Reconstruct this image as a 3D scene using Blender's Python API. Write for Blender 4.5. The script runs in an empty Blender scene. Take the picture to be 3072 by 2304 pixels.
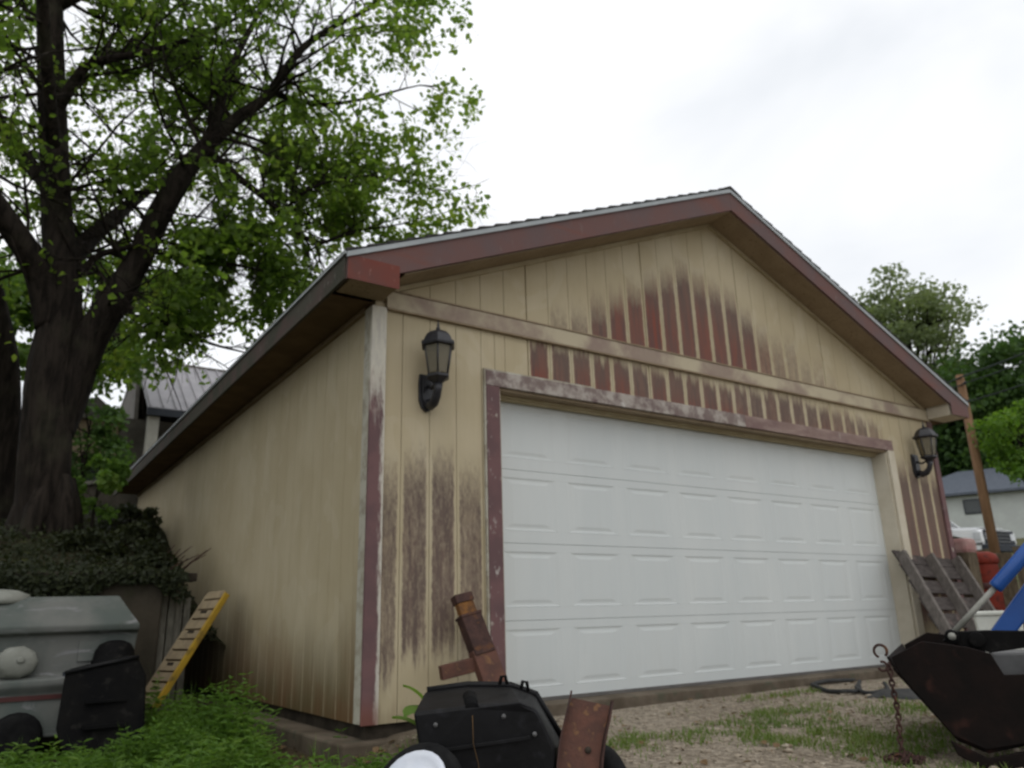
import bpy, bmesh, math, random
from mathutils import Vector, Matrix, noise
random.seed(7)
R = math.radians
sc = bpy.context.scene
COL = sc.collection

# ------------------------------------------------------------------ camera, sky, sun, exposure
cam_d = bpy.data.cameras.new('camera')
cam = bpy.data.objects.new('camera', cam_d)
COL.objects.link(cam)
cam.location = (-1.947, -4.473, 0.554)
cam.rotation_euler = (R(106.76), R(1.507), R(-33.746))
cam_d.sensor_width = 36.0
cam_d.lens = 27.196
cam_d.clip_end = 2000
cam_d.clip_start = 0.05
sc.camera = cam
# the photograph missed its focus: everything in it is a little soft
cam_d.dof.use_dof = True
cam_d.dof.focus_distance = 1.25
cam_d.dof.aperture_fstop = 6.4
try:
    sc.cycles.filter_width = 1.9
    sc.cycles.max_bounces = 8
    sc.cycles.use_adaptive_sampling = True
except Exception:
    pass
sc.view_settings.view_transform = 'Standard'
sc.view_settings.look = 'None'
sc.view_settings.exposure = -0.04
sc.view_settings.gamma = 1.0
try:
    sc.view_settings.use_curve_mapping = False
except Exception:
    pass

SUN_EL, SUN_AZ = R(58), R(200)
world = bpy.data.worlds.new('World')
sc.world = world
world.use_nodes = True
wn, wl = world.node_tree.nodes, world.node_tree.links
wn.clear()
w_out = wn.new('ShaderNodeOutputWorld')
w_bg = wn.new('ShaderNodeBackground')
w_bg.inputs['Strength'].default_value = 0.1
w_sky = wn.new('ShaderNodeTexSky')
w_sky.sky_type = 'NISHITA'
w_sky.sun_disc = False
w_sky.sun_elevation = SUN_EL
w_sky.sun_rotation = SUN_AZ
w_tc = wn.new('ShaderNodeTexCoord')
w_map = wn.new('ShaderNodeMapping')
w_map.inputs['Scale'].default_value = (1.0, 1.0, 2.1)
w_map.inputs['Location'].default_value = (4.2, 2.2, 0.3)
wl.new(w_tc.outputs['Generated'], w_map.inputs['Vector'])
w_no = wn.new('ShaderNodeTexNoise')
w_no.inputs['Scale'].default_value = 1.7
w_no.inputs['Detail'].default_value = 5
w_no.inputs['Roughness'].default_value = 0.48
w_no.inputs['Distortion'].default_value = 0.5
wl.new(w_map.outputs['Vector'], w_no.inputs['Vector'])
w_rp = wn.new('ShaderNodeValToRGB')
w_rp.color_ramp.elements[0].position = 0.33
w_rp.color_ramp.elements[0].color = (0.74, 0.765, 0.80, 1)
w_rp.color_ramp.elements[1].position = 0.62
w_rp.color_ramp.elements[1].color = (1.0, 1.0, 1.0, 1)
wl.new(w_no.outputs['Fac'], w_rp.inputs['Fac'])
w_mul = wn.new('ShaderNodeVectorMath')
w_mul.operation = 'SCALE'
w_mul.inputs['Scale'].default_value = 12.8
wl.new(w_rp.outputs['Color'], w_mul.inputs[0])
w_mix = wn.new('ShaderNodeMixRGB')
w_mix.inputs['Fac'].default_value = 0.94
wl.new(w_sky.outputs['Color'], w_mix.inputs['Color1'])
wl.new(w_mul.outputs['Vector'], w_mix.inputs['Color2'])
wl.new(w_mix.outputs['Color'], w_bg.inputs['Color'])
wl.new(w_bg.outputs['Background'], w_out.inputs['Surface'])

sun_d = bpy.data.lights.new('sun', 'SUN')
sun_d.energy = 0.5
sun_d.angle = R(40)
sun_d.color = (1.0, 0.97, 0.92)
sun = bpy.data.objects.new('sun', sun_d)
COL.objects.link(sun)
sun.location = (-10, -10, 20)
_d = Vector((math.sin(SUN_AZ) * math.cos(SUN_EL), math.cos(SUN_AZ) * math.cos(SUN_EL), math.sin(SUN_EL)))
sun.rotation_euler = _d.to_track_quat('Z', 'Y').to_euler()


# ------------------------------------------------------------------ material helpers
class NT:
    def __init__(self, name, rough=0.8, spec=0.3):
        self.m = bpy.data.materials.new(name)
        self.m.use_nodes = True
        self.n, self.l = self.m.node_tree.nodes, self.m.node_tree.links
        self.b = self.n['Principled BSDF']
        self.b.inputs['Roughness'].default_value = rough
        self.b.inputs['Specular IOR Level'].default_value = spec
        self.geo = None

    def set(self, inp, v):
        if hasattr(v, 'is_linked') or isinstance(v, bpy.types.NodeSocket):
            self.l.new(v, inp)
        elif isinstance(v, (tuple, list)):
            inp.default_value = tuple(v) if len(v) == 4 or inp.type == 'VECTOR' else (*v, 1)
        else:
            inp.default_value = v

    def pos(self, scale=(1, 1, 1), obj=False):
        if obj:
            t = self.n.new('ShaderNodeTexCoord').outputs['Object']
        else:
            if not self.geo:
                self.geo = self.n.new('ShaderNodeNewGeometry')
            t = self.geo.outputs['Position']
        if scale == (1, 1, 1):
            return t
        mp = self.n.new('ShaderNodeMapping')
        mp.inputs['Scale'].default_value = scale
        self.l.new(t, mp.inputs['Vector'])
        return mp.outputs['Vector']

    def noise(self, scale, detail=3, rough=0.55, vec=None, dist=0.0):
        t = self.n.new('ShaderNodeTexNoise')
        t.inputs['Scale'].default_value = scale
        t.inputs['Detail'].default_value = detail
        t.inputs['Roughness'].default_value = rough
        t.inputs['Distortion'].default_value = dist
        self.l.new(vec if vec is not None else self.pos(), t.inputs['Vector'])
        return t.outputs['Fac']

    def math(self, op, a, b=0.0, c=None, clamp=False):
        t = self.n.new('ShaderNodeMath')
        t.operation = op
        t.use_clamp = clamp
        self.set(t.inputs[0], a)
        self.set(t.inputs[1], b)
        if c is not None:
            self.set(t.inputs[2], c)
        return t.outputs[0]

    def smooth(self, v, lo, hi, o0=0.0, o1=1.0):
        t = self.n.new('ShaderNodeMapRange')
        t.interpolation_type = 'SMOOTHSTEP'
        for i, x in zip((0, 1, 2, 3, 4), (v, lo, hi, o0, o1)):
            self.set(t.inputs[i], x)
        return t.outputs[0]

    def mix(self, f, a, b, blend='MIX'):
        t = self.n.new('ShaderNodeMixRGB')
        t.blend_type = blend
        self.set(t.inputs[0], f)
        self.set(t.inputs[1], a)
        self.set(t.inputs[2], b)
        return t.outputs[0]

    def attr(self, name):
        t = self.n.new('ShaderNodeAttribute')
        t.attribute_name = name
        return t.outputs['Fac']

    def uv(self):
        t = self.n.new('ShaderNodeUVMap')
        s = self.n.new('ShaderNodeSeparateXYZ')
        self.l.new(t.outputs[0], s.inputs[0])
        return s.outputs[0], s.outputs[1]

    def color(self, c):
        self.set(self.b.inputs['Base Color'], c)

    def bump(self, h, strength=0.3, dist=0.01):
        t = self.n.new('ShaderNodeBump')
        t.inputs['Strength'].default_value = strength
        t.inputs['Distance'].default_value = dist
        self.l.new(h, t.inputs['Height'])
        self.l.new(t.outputs[0], self.b.inputs['Normal'])

    def rough(self, v):
        self.set(self.b.inputs['Roughness'], v)


def mottled(name, c1, c2, scale=8.0, rough=0.75, spec=0.3, stretch=(1, 1, 1), bump=0.15, c3=None, s3=40, metal=0.0):
    t = NT(name, rough, spec)
    n = t.noise(scale, 4, 0.6, t.pos(stretch) if stretch != (1, 1, 1) else None)
    c = t.mix(t.smooth(n, 0.35, 0.65), c1, c2)
    if c3:
        c = t.mix(t.smooth(t.noise(s3, 3), 0.56, 0.7), c, c3)
    t.color(c)
    t.b.inputs['Metallic'].default_value = metal
    if bump:
        t.bump(t.noise(scale * 5, 4), bump, 0.01)
    return t.m


# painted plywood siding: tan paint weathering away to stained wood board by board
def siding_material():
    t = NT('weathered_siding', 0.8, 0.2)
    u, v = t.uv()
    bw, wt, wb, ws, wr, gt, soft = [t.attr(k) for k in ('board_width', 'wear_top', 'wear_low', 'wear_amount', 'wear_red', 'grime', 'wear_soft')]
    streak = t.noise(1.0, 4, 0.6, t.pos((26, 26, 2.2)))
    fine = t.noise(60, 4, 0.7, t.pos((1, 1, 0.35)))
    blot = t.noise(1.5, 3)
    tan = t.mix(t.smooth(blot, 0.35, 0.7), (0.435, 0.365, 0.238), (0.49, 0.42, 0.288))
    pale = t.smooth(t.noise(2.3, 2, 0.4, None, 1.2), 0.56, 0.6)
    tan = t.mix(t.math('MULTIPLY', pale, 0.22), tan, (0.56, 0.50, 0.375))
    tan = t.mix(t.math('MULTIPLY', t.smooth(streak, 0.35, 0.75), 0.3), tan, (0.40, 0.34, 0.22))
    edge = t.math('MINIMUM', u, t.math('SUBTRACT', bw, u))
    edge = t.math('ADD', edge, t.math('MULTIPLY', t.math('SUBTRACT', fine, 0.5), 0.018))
    em = t.smooth(edge, 0.013, 0.031)
    vn = t.math('ADD', v, t.math('MULTIPLY', t.math('SUBTRACT', streak, 0.5), 0.38))
    top = t.smooth(vn, t.math('SUBTRACT', wt, t.math('MULTIPLY', soft, 0.34)), t.math('ADD', wt, t.math('MULTIPLY', soft, 0.12)), 1.0, 0.0)
    bot = t.smooth(vn, t.math('SUBTRACT', wb, 0.12), t.math('ADD', wb, 0.12))
    m = t.math('MULTIPLY', t.math('MULTIPLY', em, top), t.math('MULTIPLY', bot, ws))
    br = t.math('ADD', t.math('MULTIPLY', t.math('SUBTRACT', fine, 0.5), 1.6), t.math('MULTIPLY', t.math('SUBTRACT', streak, 0.5), 0.9))
    br = t.math('MULTIPLY', br, t.math('SUBTRACT', 1.0, t.math('MULTIPLY', wr, 0.85)))
    m = t.math('ADD', m, t.math('MULTIPLY', br, t.smooth(m, 0.0, 0.3)), clamp=True)
    grey = t.mix(streak, (0.19, 0.148, 0.118), (0.098, 0.070, 0.060))
    deep = t.math('DIVIDE', t.math('SUBTRACT', v, wb), t.math('MAXIMUM', t.math('SUBTRACT', wt, wb), 0.05))
    deep = t.math('ADD', deep, t.math('MULTIPLY', t.math('SUBTRACT', blot, 0.5), 1.2))
    redc = t.mix(t.smooth(streak, 0.4, 0.62), (0.215, 0.066, 0.046), (0.135, 0.070, 0.060))
    worn = t.mix(t.math('MULTIPLY', wr, t.smooth(deep, 0.3, 0.95, 1.0, 0.25)), grey, redc)
    c = t.mix(m, tan, worn)
    # splashed mud near the foot
    gn = t.math('ADD', v, t.math('MULTIPLY', t.math('SUBTRACT', streak, 0.5), 0.34))
    gm = t.math('MULTIPLY', t.smooth(gn, t.math('MULTIPLY', gt, -0.1), gt, 1.0, 0.0), t.smooth(gt, 0.05, 0.2))
    gm = t.math('MULTIPLY', gm, t.smooth(edge, -0.004, 0.016, 0.45, 1.0))
    c = t.mix(t.math('MULTIPLY', gm, 0.97), c, t.mix(t.smooth(blot, 0.4, 0.6), (0.120, 0.064, 0.026), (0.098, 0.070, 0.027)))
    t.color(c)
    t.bump(t.noise(1.0, 5, 0.65, t.pos((70, 70, 5))), 0.25, 0.006)
    return t.m


def trim_material(name, paint, under, lo, hi, scratch=(0.55, 0.52, 0.48), spec=0.2, stretch=(9, 9, 9)):
    """painted trim that has peeled to stained wood where noise is above lo..hi"""
    t = NT(name, 0.8, spec)
    n = t.noise(1.0, 5, 0.65, t.pos(stretch))
    u = t.mix(t.smooth(t.noise(3.0, 3), 0.4, 0.62), under[0], under[1])
    c = t.mix(t.smooth(n, lo, hi), paint, u)
    s = t.smooth(t.noise(1.0, 4, 0.7, t.pos((22, 22, 10))), 0.60, 0.72)
    c = t.mix(t.math('MULTIPLY', s, 0.6), c, scratch)
    t.color(c)
    t.bump(n, 0.2, 0.004)
    return t.m


PURPLE = ((0.165, 0.092, 0.092), (0.13, 0.078, 0.080))
RUSTRED = ((0.145, 0.082, 0.075), (0.128, 0.086, 0.084))
M = {}
M['siding'] = siding_material()
M['backing'] = mottled('tan_groove_paint', (0.36, 0.30, 0.19), (0.42, 0.36, 0.24), 6, 0.85, 0.1)
M['frieze'] = trim_material('faded_frieze', (0.46, 0.40, 0.285), ((0.30, 0.235, 0.185), (0.27, 0.20, 0.165)), 0.44, 0.60, (0.44, 0.39, 0.29), stretch=(1.1, 1.1, 1.1))
M['corner_pale'] = trim_material('pale_corner_paint', (0.45, 0.43, 0.36), ((0.34, 0.31, 0.24), (0.29, 0.26, 0.205)), 0.42, 0.62, (0.5, 0.48, 0.42))
M['casing_worn'] = trim_material('worn_purple_trim', (0.46, 0.42, 0.36), PURPLE, 0.28, 0.40)
M['casing_grey'] = trim_material('scuffed_grey_trim', (0.40, 0.36, 0.32), ((0.20, 0.155, 0.14), (0.15, 0.105, 0.10)), 0.36, 0.62, (0.62, 0.60, 0.56))
M['casing_brown'] = trim_material('faded_brown_trim', (0.33, 0.25, 0.215), ((0.225, 0.155, 0.135), (0.19, 0.125, 0.115)), 0.30, 0.6, (0.42, 0.38, 0.33), stretch=(2, 2, 7))
M['cream'] = mottled('cream_jamb_paint', (0.56, 0.51, 0.41), (0.50, 0.45, 0.35), 5, 0.7, 0.3)
M['rake'] = trim_material('faded_red_fascia', (0.165, 0.075, 0.062), RUSTRED, 0.30, 0.50, (0.20, 0.15, 0.135), stretch=(1.3, 1.3, 6))
M['rake_end'] = trim_material('red_fascia_end', (0.175, 0.055, 0.04), ((0.165, 0.05, 0.038), (0.13, 0.058, 0.05)), 0.3, 0.6, (0.3, 0.17, 0.14), stretch=(3, 3, 6))
M['eave'] = trim_material('weathered_eave_board', (0.075, 0.07, 0.055), ((0.09, 0.062, 0.054), (0.055, 0.055, 0.04)), 0.35, 0.6, (0.19, 0.18, 0.165), stretch=(2, 1, 6))
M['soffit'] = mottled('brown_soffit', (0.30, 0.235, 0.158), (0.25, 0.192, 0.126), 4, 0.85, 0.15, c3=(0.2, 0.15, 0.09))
M['soffit_shaded'] = mottled('shaded_brown_soffit', (0.15, 0.10, 0.058), (0.11, 0.075, 0.045), 4, 0.9, 0.1)  # darker copy of the soffit: shade under the eaves put into its colour
M['drip'] = mottled('pale_drip_edge', (0.36, 0.39, 0.40), (0.29, 0.315, 0.325), 4, 0.45, 0.5)
M['shingle'] = mottled('dark_asphalt_shingle', (0.045, 0.045, 0.045), (0.075, 0.072, 0.068), 25, 0.95, 0.1, bump=0.5)


def door_material():
    t = NT('white_door_paint', 0.5, 0.35)
    n = t.noise(1.0, 3, 0.55, t.pos((3, 3, 0.8)))
    d = t.smooth(t.noise(1.0, 4, 0.6, t.pos((14, 14, 1.5))), 0.5, 0.8)
    c = t.mix(t.smooth(n, 0.35, 0.7), (0.575, 0.605, 0.598), (0.605, 0.63, 0.618))
    t.color(t.mix(t.math('MULTIPLY', d, 0.12), c, (0.5, 0.5, 0.46)))
    t.bump(t.noise(160, 2), 0.08, 0.002)
    return t.m


M['door'] = door_material()
M['seam'] = mottled('grey_weatherstrip', (0.10, 0.095, 0.09), (0.14, 0.13, 0.12), 6)
M['door_seal'] = mottled('pale_door_seal', (0.40, 0.41, 0.40), (0.36, 0.37, 0.36), 6)
M['concrete'] = mottled('stained_concrete', (0.15, 0.122, 0.092), (0.085, 0.067, 0.048), 3, 0.9, 0.15, c3=(0.09, 0.085, 0.06), s3=9, bump=0.3)
M['dark_sill'] = mottled('blackish_sill', (0.03, 0.025, 0.02), (0.055, 0.045, 0.035), 9, 0.95, 0.1)  # near-black brown for the sill, roof deck and small dark pieces
M['black_metal'] = mottled('black_lantern_metal', (0.012, 0.012, 0.015), (0.022, 0.022, 0.027), 30, 0.45, 0.5, bump=0.1)


def glass_material(name, tint, rough=0.08, mixf=0.5):
    m = bpy.data.materials.new(name)
    m.use_nodes = True
    n, l = m.node_tree.nodes, m.node_tree.links
    n.clear()
    o = n.new('ShaderNodeOutputMaterial')
    g = n.new('ShaderNodeBsdfPrincipled')
    g.inputs['Base Color'].default_value = (*tint, 1)
    g.inputs['Roughness'].default_value = rough
    tr = n.new('ShaderNodeBsdfTransparent')
    tr.inputs['Color'].default_value = (*[min(1, c * 1.6) for c in tint], 1)
    mx = n.new('ShaderNodeMixShader')
    mx.inputs[0].default_value = mixf
    l.new(tr.outputs[0], mx.inputs[1])
    l.new(g.outputs[0], mx.inputs[2])
    l.new(mx.outputs[0], o.inputs[0])
    return m


M['lamp_glass'] = glass_material('dusty_lantern_glass', (0.36, 0.33, 0.25), 0.25, 0.35)
M['window_glass'] = glass_material('dark_window_glass', (0.05, 0.06, 0.06), 0.05, 0.8)
M['candle'] = mottled('candle_sleeve', (0.62, 0.58, 0.45), (0.55, 0.5, 0.4), 20)


def bark_material():
    t = NT('dark_bark', 0.95, 0.1)
    f = t.noise(1.0, 5, 0.7, t.pos((14, 14, 2.4)), 0.6)
    lich = t.smooth(t.noise(2.2, 4), 0.52, 0.7)
    c = t.mix(t.smooth(f, 0.35, 0.65), (0.011, 0.009, 0.0075), (0.034, 0.027, 0.022))
    c = t.mix(t.math('MULTIPLY', lich, 0.35), c, (0.06, 0.06, 0.038))
    t.color(c)
    t.bump(f, 0.6, 0.03)
    return t.m


M['bark'] = bark_material()


def leaf_material(name, ca, cb, cc, trans=0.35, clump=0.6):
    m = bpy.data.materials.new(name)
    m.use_nodes = True
    n, l = m.node_tree.nodes, m.node_tree.links
    n.clear()
    o = n.new('ShaderNodeOutputMaterial')
    geo = n.new('ShaderNodeNewGeometry')
    rp = n.new('ShaderNodeValToRGB')
    rp.color_ramp.elements[0].color = (*ca, 1)
    rp.color_ramp.elements[1].color = (*cc, 1)
    e = rp.color_ramp.elements.new(0.55)
    e.color = (*cb, 1)
    no = n.new('ShaderNodeTexNoise')
    no.inputs['Scale'].default_value = clump
    no.inputs['Detail'].default_value = 2
    l.new(geo.outputs['Position'], no.inputs['Vector'])
    ad = n.new('ShaderNodeMath')
    ad.operation = 'MULTIPLY_ADD'
    ad.inputs[1].default_value = 0.5
    l.new(geo.outputs['Random Per Island'], ad.inputs[0])
    ms = n.new('ShaderNodeMath')
    ms.operation = 'MULTIPLY_ADD'
    ms.inputs[1].default_value = 1.1
    ms.inputs[2].default_value = -0.3
    l.new(no.outputs['Fac'], ms.inputs[0])
    l.new(ms.outputs[0], ad.inputs[2])
    l.new(ad.outputs[0], rp.inputs['Fac'])
    d = n.new('ShaderNodeBsdfPrincipled')
    d.inputs['Roughness'].default_value = 0.55
    d.inputs['Specular IOR Level'].default_value = 0.25
    l.new(rp.outputs['Color'], d.inputs['Base Color'])
    tr = n.new('ShaderNodeBsdfTranslucent')
    gm = n.new('ShaderNodeMixRGB')
    gm.blend_type = 'MULTIPLY'
    gm.inputs[0].default_value = 1
    gm.inputs[2].default_value = (2.1, 2.2, 1.1, 1)
    l.new(rp.outputs['Color'], gm.inputs[1])
    l.new(gm.outputs[0], tr.inputs['Color'])
    mx = n.new('ShaderNodeMixShader')
    mx.inputs[0].default_value = trans
    l.new(d.outputs[0], mx.inputs[1])
    l.new(tr.outputs[0], mx.inputs[2])
    l.new(mx.outputs[0], o.inputs[0])
    return m


M['leaf'] = leaf_material('maple_leaf', (0.062, 0.108, 0.022), (0.11, 0.172, 0.036), (0.19, 0.23, 0.058), 0.62)
M['leaf_pale'] = leaf_material('pale_green_leaf', (0.05, 0.10, 0.02), (0.085, 0.15, 0.03), (0.14, 0.20, 0.04), 0.35)
M['leaf_grey'] = leaf_material('grey_green_leaf', (0.10, 0.13, 0.075), (0.135, 0.17, 0.09), (0.17, 0.20, 0.115), 0.4, 0.25)
M['leaf_dark'] = leaf_material('dark_green_leaf', (0.025, 0.055, 0.018), (0.05, 0.098, 0.026), (0.085, 0.145, 0.038), 0.35, 0.3)
M['leaf_bright'] = leaf_material('bright_green_leaf', (0.05, 0.11, 0.015), (0.08, 0.16, 0.02), (0.13, 0.21, 0.03), 0.35, 0.4)
M['leaf_shrub'] = leaf_material('shaded_shrub_leaf', (0.014, 0.019, 0.009), (0.026, 0.033, 0.014), (0.052, 0.060, 0.022), 0.2, 1.2)  # bank shade under the trees is put into these darker leaf colours
M['weed'] = leaf_material('weed_leaf', (0.055, 0.112, 0.02), (0.10, 0.185, 0.034), (0.16, 0.235, 0.055), 0.35, 1.5)
M['grass'] = leaf_material('thin_grass', (0.07, 0.115, 0.025), (0.105, 0.16, 0.036), (0.17, 0.185, 0.06), 0.3, 2.0)
M['dry_leaf'] = leaf_material('dead_leaf', (0.10, 0.06, 0.03), (0.16, 0.10, 0.05), (0.22, 0.15, 0.08), 0.1, 2.0)

M['white_paint'] = mottled('white_vehicle_paint', (0.78, 0.79, 0.80), (0.72, 0.74, 0.76), 3, 0.25, 0.5, bump=0)
M['tyre'] = mottled('black_rubber', (0.006, 0.006, 0.0065), (0.011, 0.011, 0.011), 20, 0.85, 0.15)
M['black_plastic'] = mottled('scuffed_black_plastic', (0.0035, 0.0035, 0.004), (0.007, 0.007, 0.008), 7, 0.55, 0.22, c3=(0.012, 0.012, 0.014), s3=13, bump=0.12)
M['dull_black'] = mottled('dusty_black_plastic', (0.0045, 0.0045, 0.005), (0.008, 0.0076, 0.0072), 6, 0.8, 0.1, c3=(0.016, 0.015, 0.014), s3=16)
M['white_rim'] = mottled('white_wheel_rim', (0.70, 0.73, 0.80), (0.62, 0.66, 0.74), 9, 0.35, 0.5, bump=0)
M['rust'] = mottled('rusty_iron', (0.125, 0.058, 0.042), (0.085, 0.045, 0.036), 11, 0.85, 0.2, c3=(0.18, 0.095, 0.05), s3=22, bump=0.35)
M['rust_dark'] = mottled('dark_rusty_iron', (0.075, 0.04, 0.033), (0.045, 0.026, 0.023), 12, 0.85, 0.2, c3=(0.11, 0.05, 0.025), s3=15, bump=0.4)
M['rust_orange'] = mottled('orange_rust_end', (0.22, 0.10, 0.03), (0.10, 0.05, 0.025), 18, 0.9, 0.2, bump=0.4)
M['bucket'] = mottled('blackened_steel', (0.0065, 0.005, 0.0045), (0.011, 0.007, 0.006), 6, 0.8, 0.12, c3=(0.03, 0.014, 0.011), s3=7, bump=0.2)
M['blue_paint'] = mottled('blue_loader_paint', (0.005, 0.062, 0.27), (0.007, 0.075, 0.31), 5, 0.35, 0.5, bump=0.05)
M['steel'] = mottled('dull_steel_rod', (0.30, 0.30, 0.27), (0.24, 0.24, 0.21), 12, 0.4, 0.5)
M['grey_board'] = mottled('weathered_grey_wood', (0.085, 0.074, 0.068), (0.05, 0.042, 0.040), 4, 0.9, 0.1, (3, 3, 14), 0.35, c3=(0.14, 0.105, 0.095), s3=7)
M['grey_rail'] = mottled('pale_grey_wood', (0.17, 0.152, 0.138), (0.11, 0.097, 0.088), 5, 0.9, 0.1, (6, 6, 2), 0.35)
M['red_plastic'] = mottled('faded_red_plastic', (0.19, 0.024, 0.012), (0.13, 0.018, 0.011), 5, 0.65, 0.2, c3=(0.07, 0.014, 0.01), s3=6)
M['pink'] = mottled('faded_pink_cloth', (0.30, 0.16, 0.15), (0.36, 0.24, 0.22), 6, 0.9, 0.1)
M['white_plastic'] = mottled('white_plastic', (0.62, 0.63, 0.57), (0.55, 0.56, 0.5), 8, 0.5, 0.4)
M['grey_plastic'] = mottled('grey_plastic', (0.13, 0.13, 0.13), (0.10, 0.10, 0.10), 6, 0.6, 0.3)


def camper_material():
    t = NT('mouldy_pale_fibreglass', 0.8, 0.15)
    a = t.noise(2.2, 4, 0.6)
    c = t.mix(t.smooth(a, 0.35, 0.65), (0.10, 0.116, 0.107), (0.165, 0.168, 0.157))
    c = t.mix(t.smooth(t.noise(1.0, 4, 0.6, t.pos((3, 3, 12)), 0.8), 0.55, 0.7), c, (0.23, 0.23, 0.235))
    c = t.mix(t.math('MULTIPLY', t.smooth(t.noise(1.6, 3), 0.55, 0.75), 0.7), c, (0.065, 0.07, 0.048))
    t.color(c)
    t.bump(t.noise(25, 3), 0.1, 0.004)
    return t.m


M['camper'] = camper_material()
M['maroon'] = mottled('maroon_stripe', (0.075, 0.022, 0.02), (0.055, 0.019, 0.018), 6, 0.5, 0.3, bump=0)
M['jug'] = mottled('cloudy_white_plastic', (0.27, 0.275, 0.245), (0.20, 0.205, 0.18), 5, 0.65, 0.25)
M['yellow'] = mottled('yellow_edge_paint', (0.46, 0.29, 0.025), (0.38, 0.235, 0.03), 6, 0.6, 0.3, c3=(0.2, 0.13, 0.03), s3=9)
M['tan_cleat'] = mottled('weathered_tan_wood', (0.33, 0.265, 0.17), (0.26, 0.205, 0.135), 7, 0.9, 0.1, (1, 1, 1), 0.3, c3=(0.24, 0.19, 0.13), s3=12)
M['pale_board'] = mottled('pale_weathered_board', (0.19, 0.18, 0.15), (0.12, 0.115, 0.095), 5, 0.9, 0.1, (8, 8, 1.5))
M['retaining'] = mottled('dark_stained_concrete', (0.070, 0.060, 0.046), (0.040, 0.036, 0.027), 2.5, 0.95, 0.1, c3=(0.045, 0.045, 0.028), s3=4, bump=0.5)
M['pole'] = mottled('orange_brown_pole', (0.22, 0.130, 0.072), (0.165, 0.095, 0.052), 5, 0.85, 0.15, (6, 6, 0.6), 0.3)
M['cable'] = mottled('dark_cable', (0.035, 0.045, 0.045), (0.03, 0.035, 0.035), 3, 0.7, 0.2, bump=0)
M['hose'] = mottled('dusty_black_hose', (0.030, 0.031, 0.032), (0.05, 0.05, 0.048), 9, 0.8, 0.2)
M['rope'] = mottled('old_twine', (0.10, 0.062, 0.03), (0.07, 0.045, 0.025), 40, 0.9, 0.1)
M['metal_roof'] = mottled('grey_metal_roof', (0.30, 0.285, 0.30), (0.25, 0.24, 0.255), 3, 0.5, 0.4, bump=0.05)
M['shed_roof'] = mottled('slate_grey_shingle', (0.105, 0.12, 0.145), (0.085, 0.098, 0.12), 5, 0.85, 0.2, c3=(0.12, 0.13, 0.15), s3=8)
M['house_wall'] = mottled('grey_house_siding', (0.15, 0.14, 0.125), (0.11, 0.105, 0.095), 3, 0.85, 0.2)
M['house_tan'] = mottled('tan_house_siding', (0.30, 0.24, 0.16), (0.25, 0.20, 0.14), 3, 0.85, 0.2)
M['post_white'] = mottled('dull_white_post', (0.42, 0.41, 0.36), (0.36, 0.35, 0.31), 4, 0.8, 0.2)
M['shed_wall'] = mottled('pale_shed_wall', (0.46, 0.49, 0.46), (0.42, 0.44, 0.42), 2, 0.8, 0.2)
M['bin_dark'] = mottled('dark_vent', (0.02, 0.025, 0.035), (0.03, 0.035, 0.045), 4, 0.6, 0.3)
M['chrome'] = mottled('dull_chrome', (0.60, 0.61, 0.62), (0.5, 0.5, 0.52), 6, 0.2, 0.5, bump=0, metal=0.6)
M['headlight'] = mottled('pale_lamp_lens', (0.6, 0.62, 0.63), (0.5, 0.52, 0.55), 6, 0.15, 0.6, bump=0)
M['wood_brown'] = mottled('brown_rough_wood', (0.125, 0.10, 0.068), (0.07, 0.055, 0.038), 6, 0.95, 0.1, (6, 6, 1.5), 0.4)


def ground_material():
    t = NT('gravel_and_dirt', 0.95, 0.1)
    big = t.noise(0.8, 4, 0.6)
    peb = t.n.new('ShaderNodeTexVoronoi')
    peb.inputs['Scale'].default_value = 42
    t.l.new(t.pos(), peb.inputs['Vector'])
    fine = t.noise(70, 3, 0.6)
    c = t.mix(t.smooth(big, 0.35, 0.65), (0.215, 0.18, 0.138), (0.28, 0.24, 0.188))
    pc = t.n.new('ShaderNodeSeparateColor')
    t.l.new(peb.outputs['Color'], pc.inputs[0])
    c = t.mix(t.math('MULTIPLY', t.smooth(pc.outputs[0], 0.35, 0.9), 0.6), c, (0.40, 0.345, 0.27))
    c = t.mix(t.math('MULTIPLY', t.smooth(pc.outputs[1], 0.55, 0.95), 0.65), c, (0.11, 0.09, 0.065))
    c = t.mix(t.math('MULTIPLY', t.smooth(fine, 0.5, 0.7), 0.35), c, (0.15, 0.12, 0.085))
    # dark soil where weeds grow along the left side, by place
    sp = t.n.new('ShaderNodeSeparateXYZ')
    t.l.new(t.pos(), sp.inputs[0])
    xs = t.math('ADD', sp.outputs[0], t.math('MULTIPLY', t.math('SUBTRACT', big, 0.5), 0.8))
    soil = t.smooth(xs, -0.1, 0.7, 1.0, 0.0)
    c = t.mix(soil, c, t.mix(fine, (0.05, 0.038, 0.024), (0.085, 0.062, 0.038)))
    far = t.smooth(xs, 8.0, 10.5)
    c = t.mix(far, c, t.mix(t.smooth(t.noise(1.7, 4), 0.4, 0.6), (0.11, 0.095, 0.055), (0.07, 0.085, 0.03)))
    t.color(c)
    t.bump(t.math('ADD', peb.outputs['Distance'], t.math('MULTIPLY', fine, 0.5)), 0.6, 0.02)
    return t.m


M['ground'] = ground_material()
M['bank'] = mottled('dark_leafy_soil', (0.038, 0.033, 0.019), (0.024, 0.028, 0.013), 2.0, 0.95, 0.1, c3=(0.075, 0.082, 0.028), s3=5, bump=0.6)
M['stone'] = mottled('tan_gravel_stone', (0.33, 0.28, 0.215), (0.20, 0.165, 0.125), 22, 0.9, 0.15, bump=0, c3=(0.42, 0.38, 0.31), s3=35)


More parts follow.
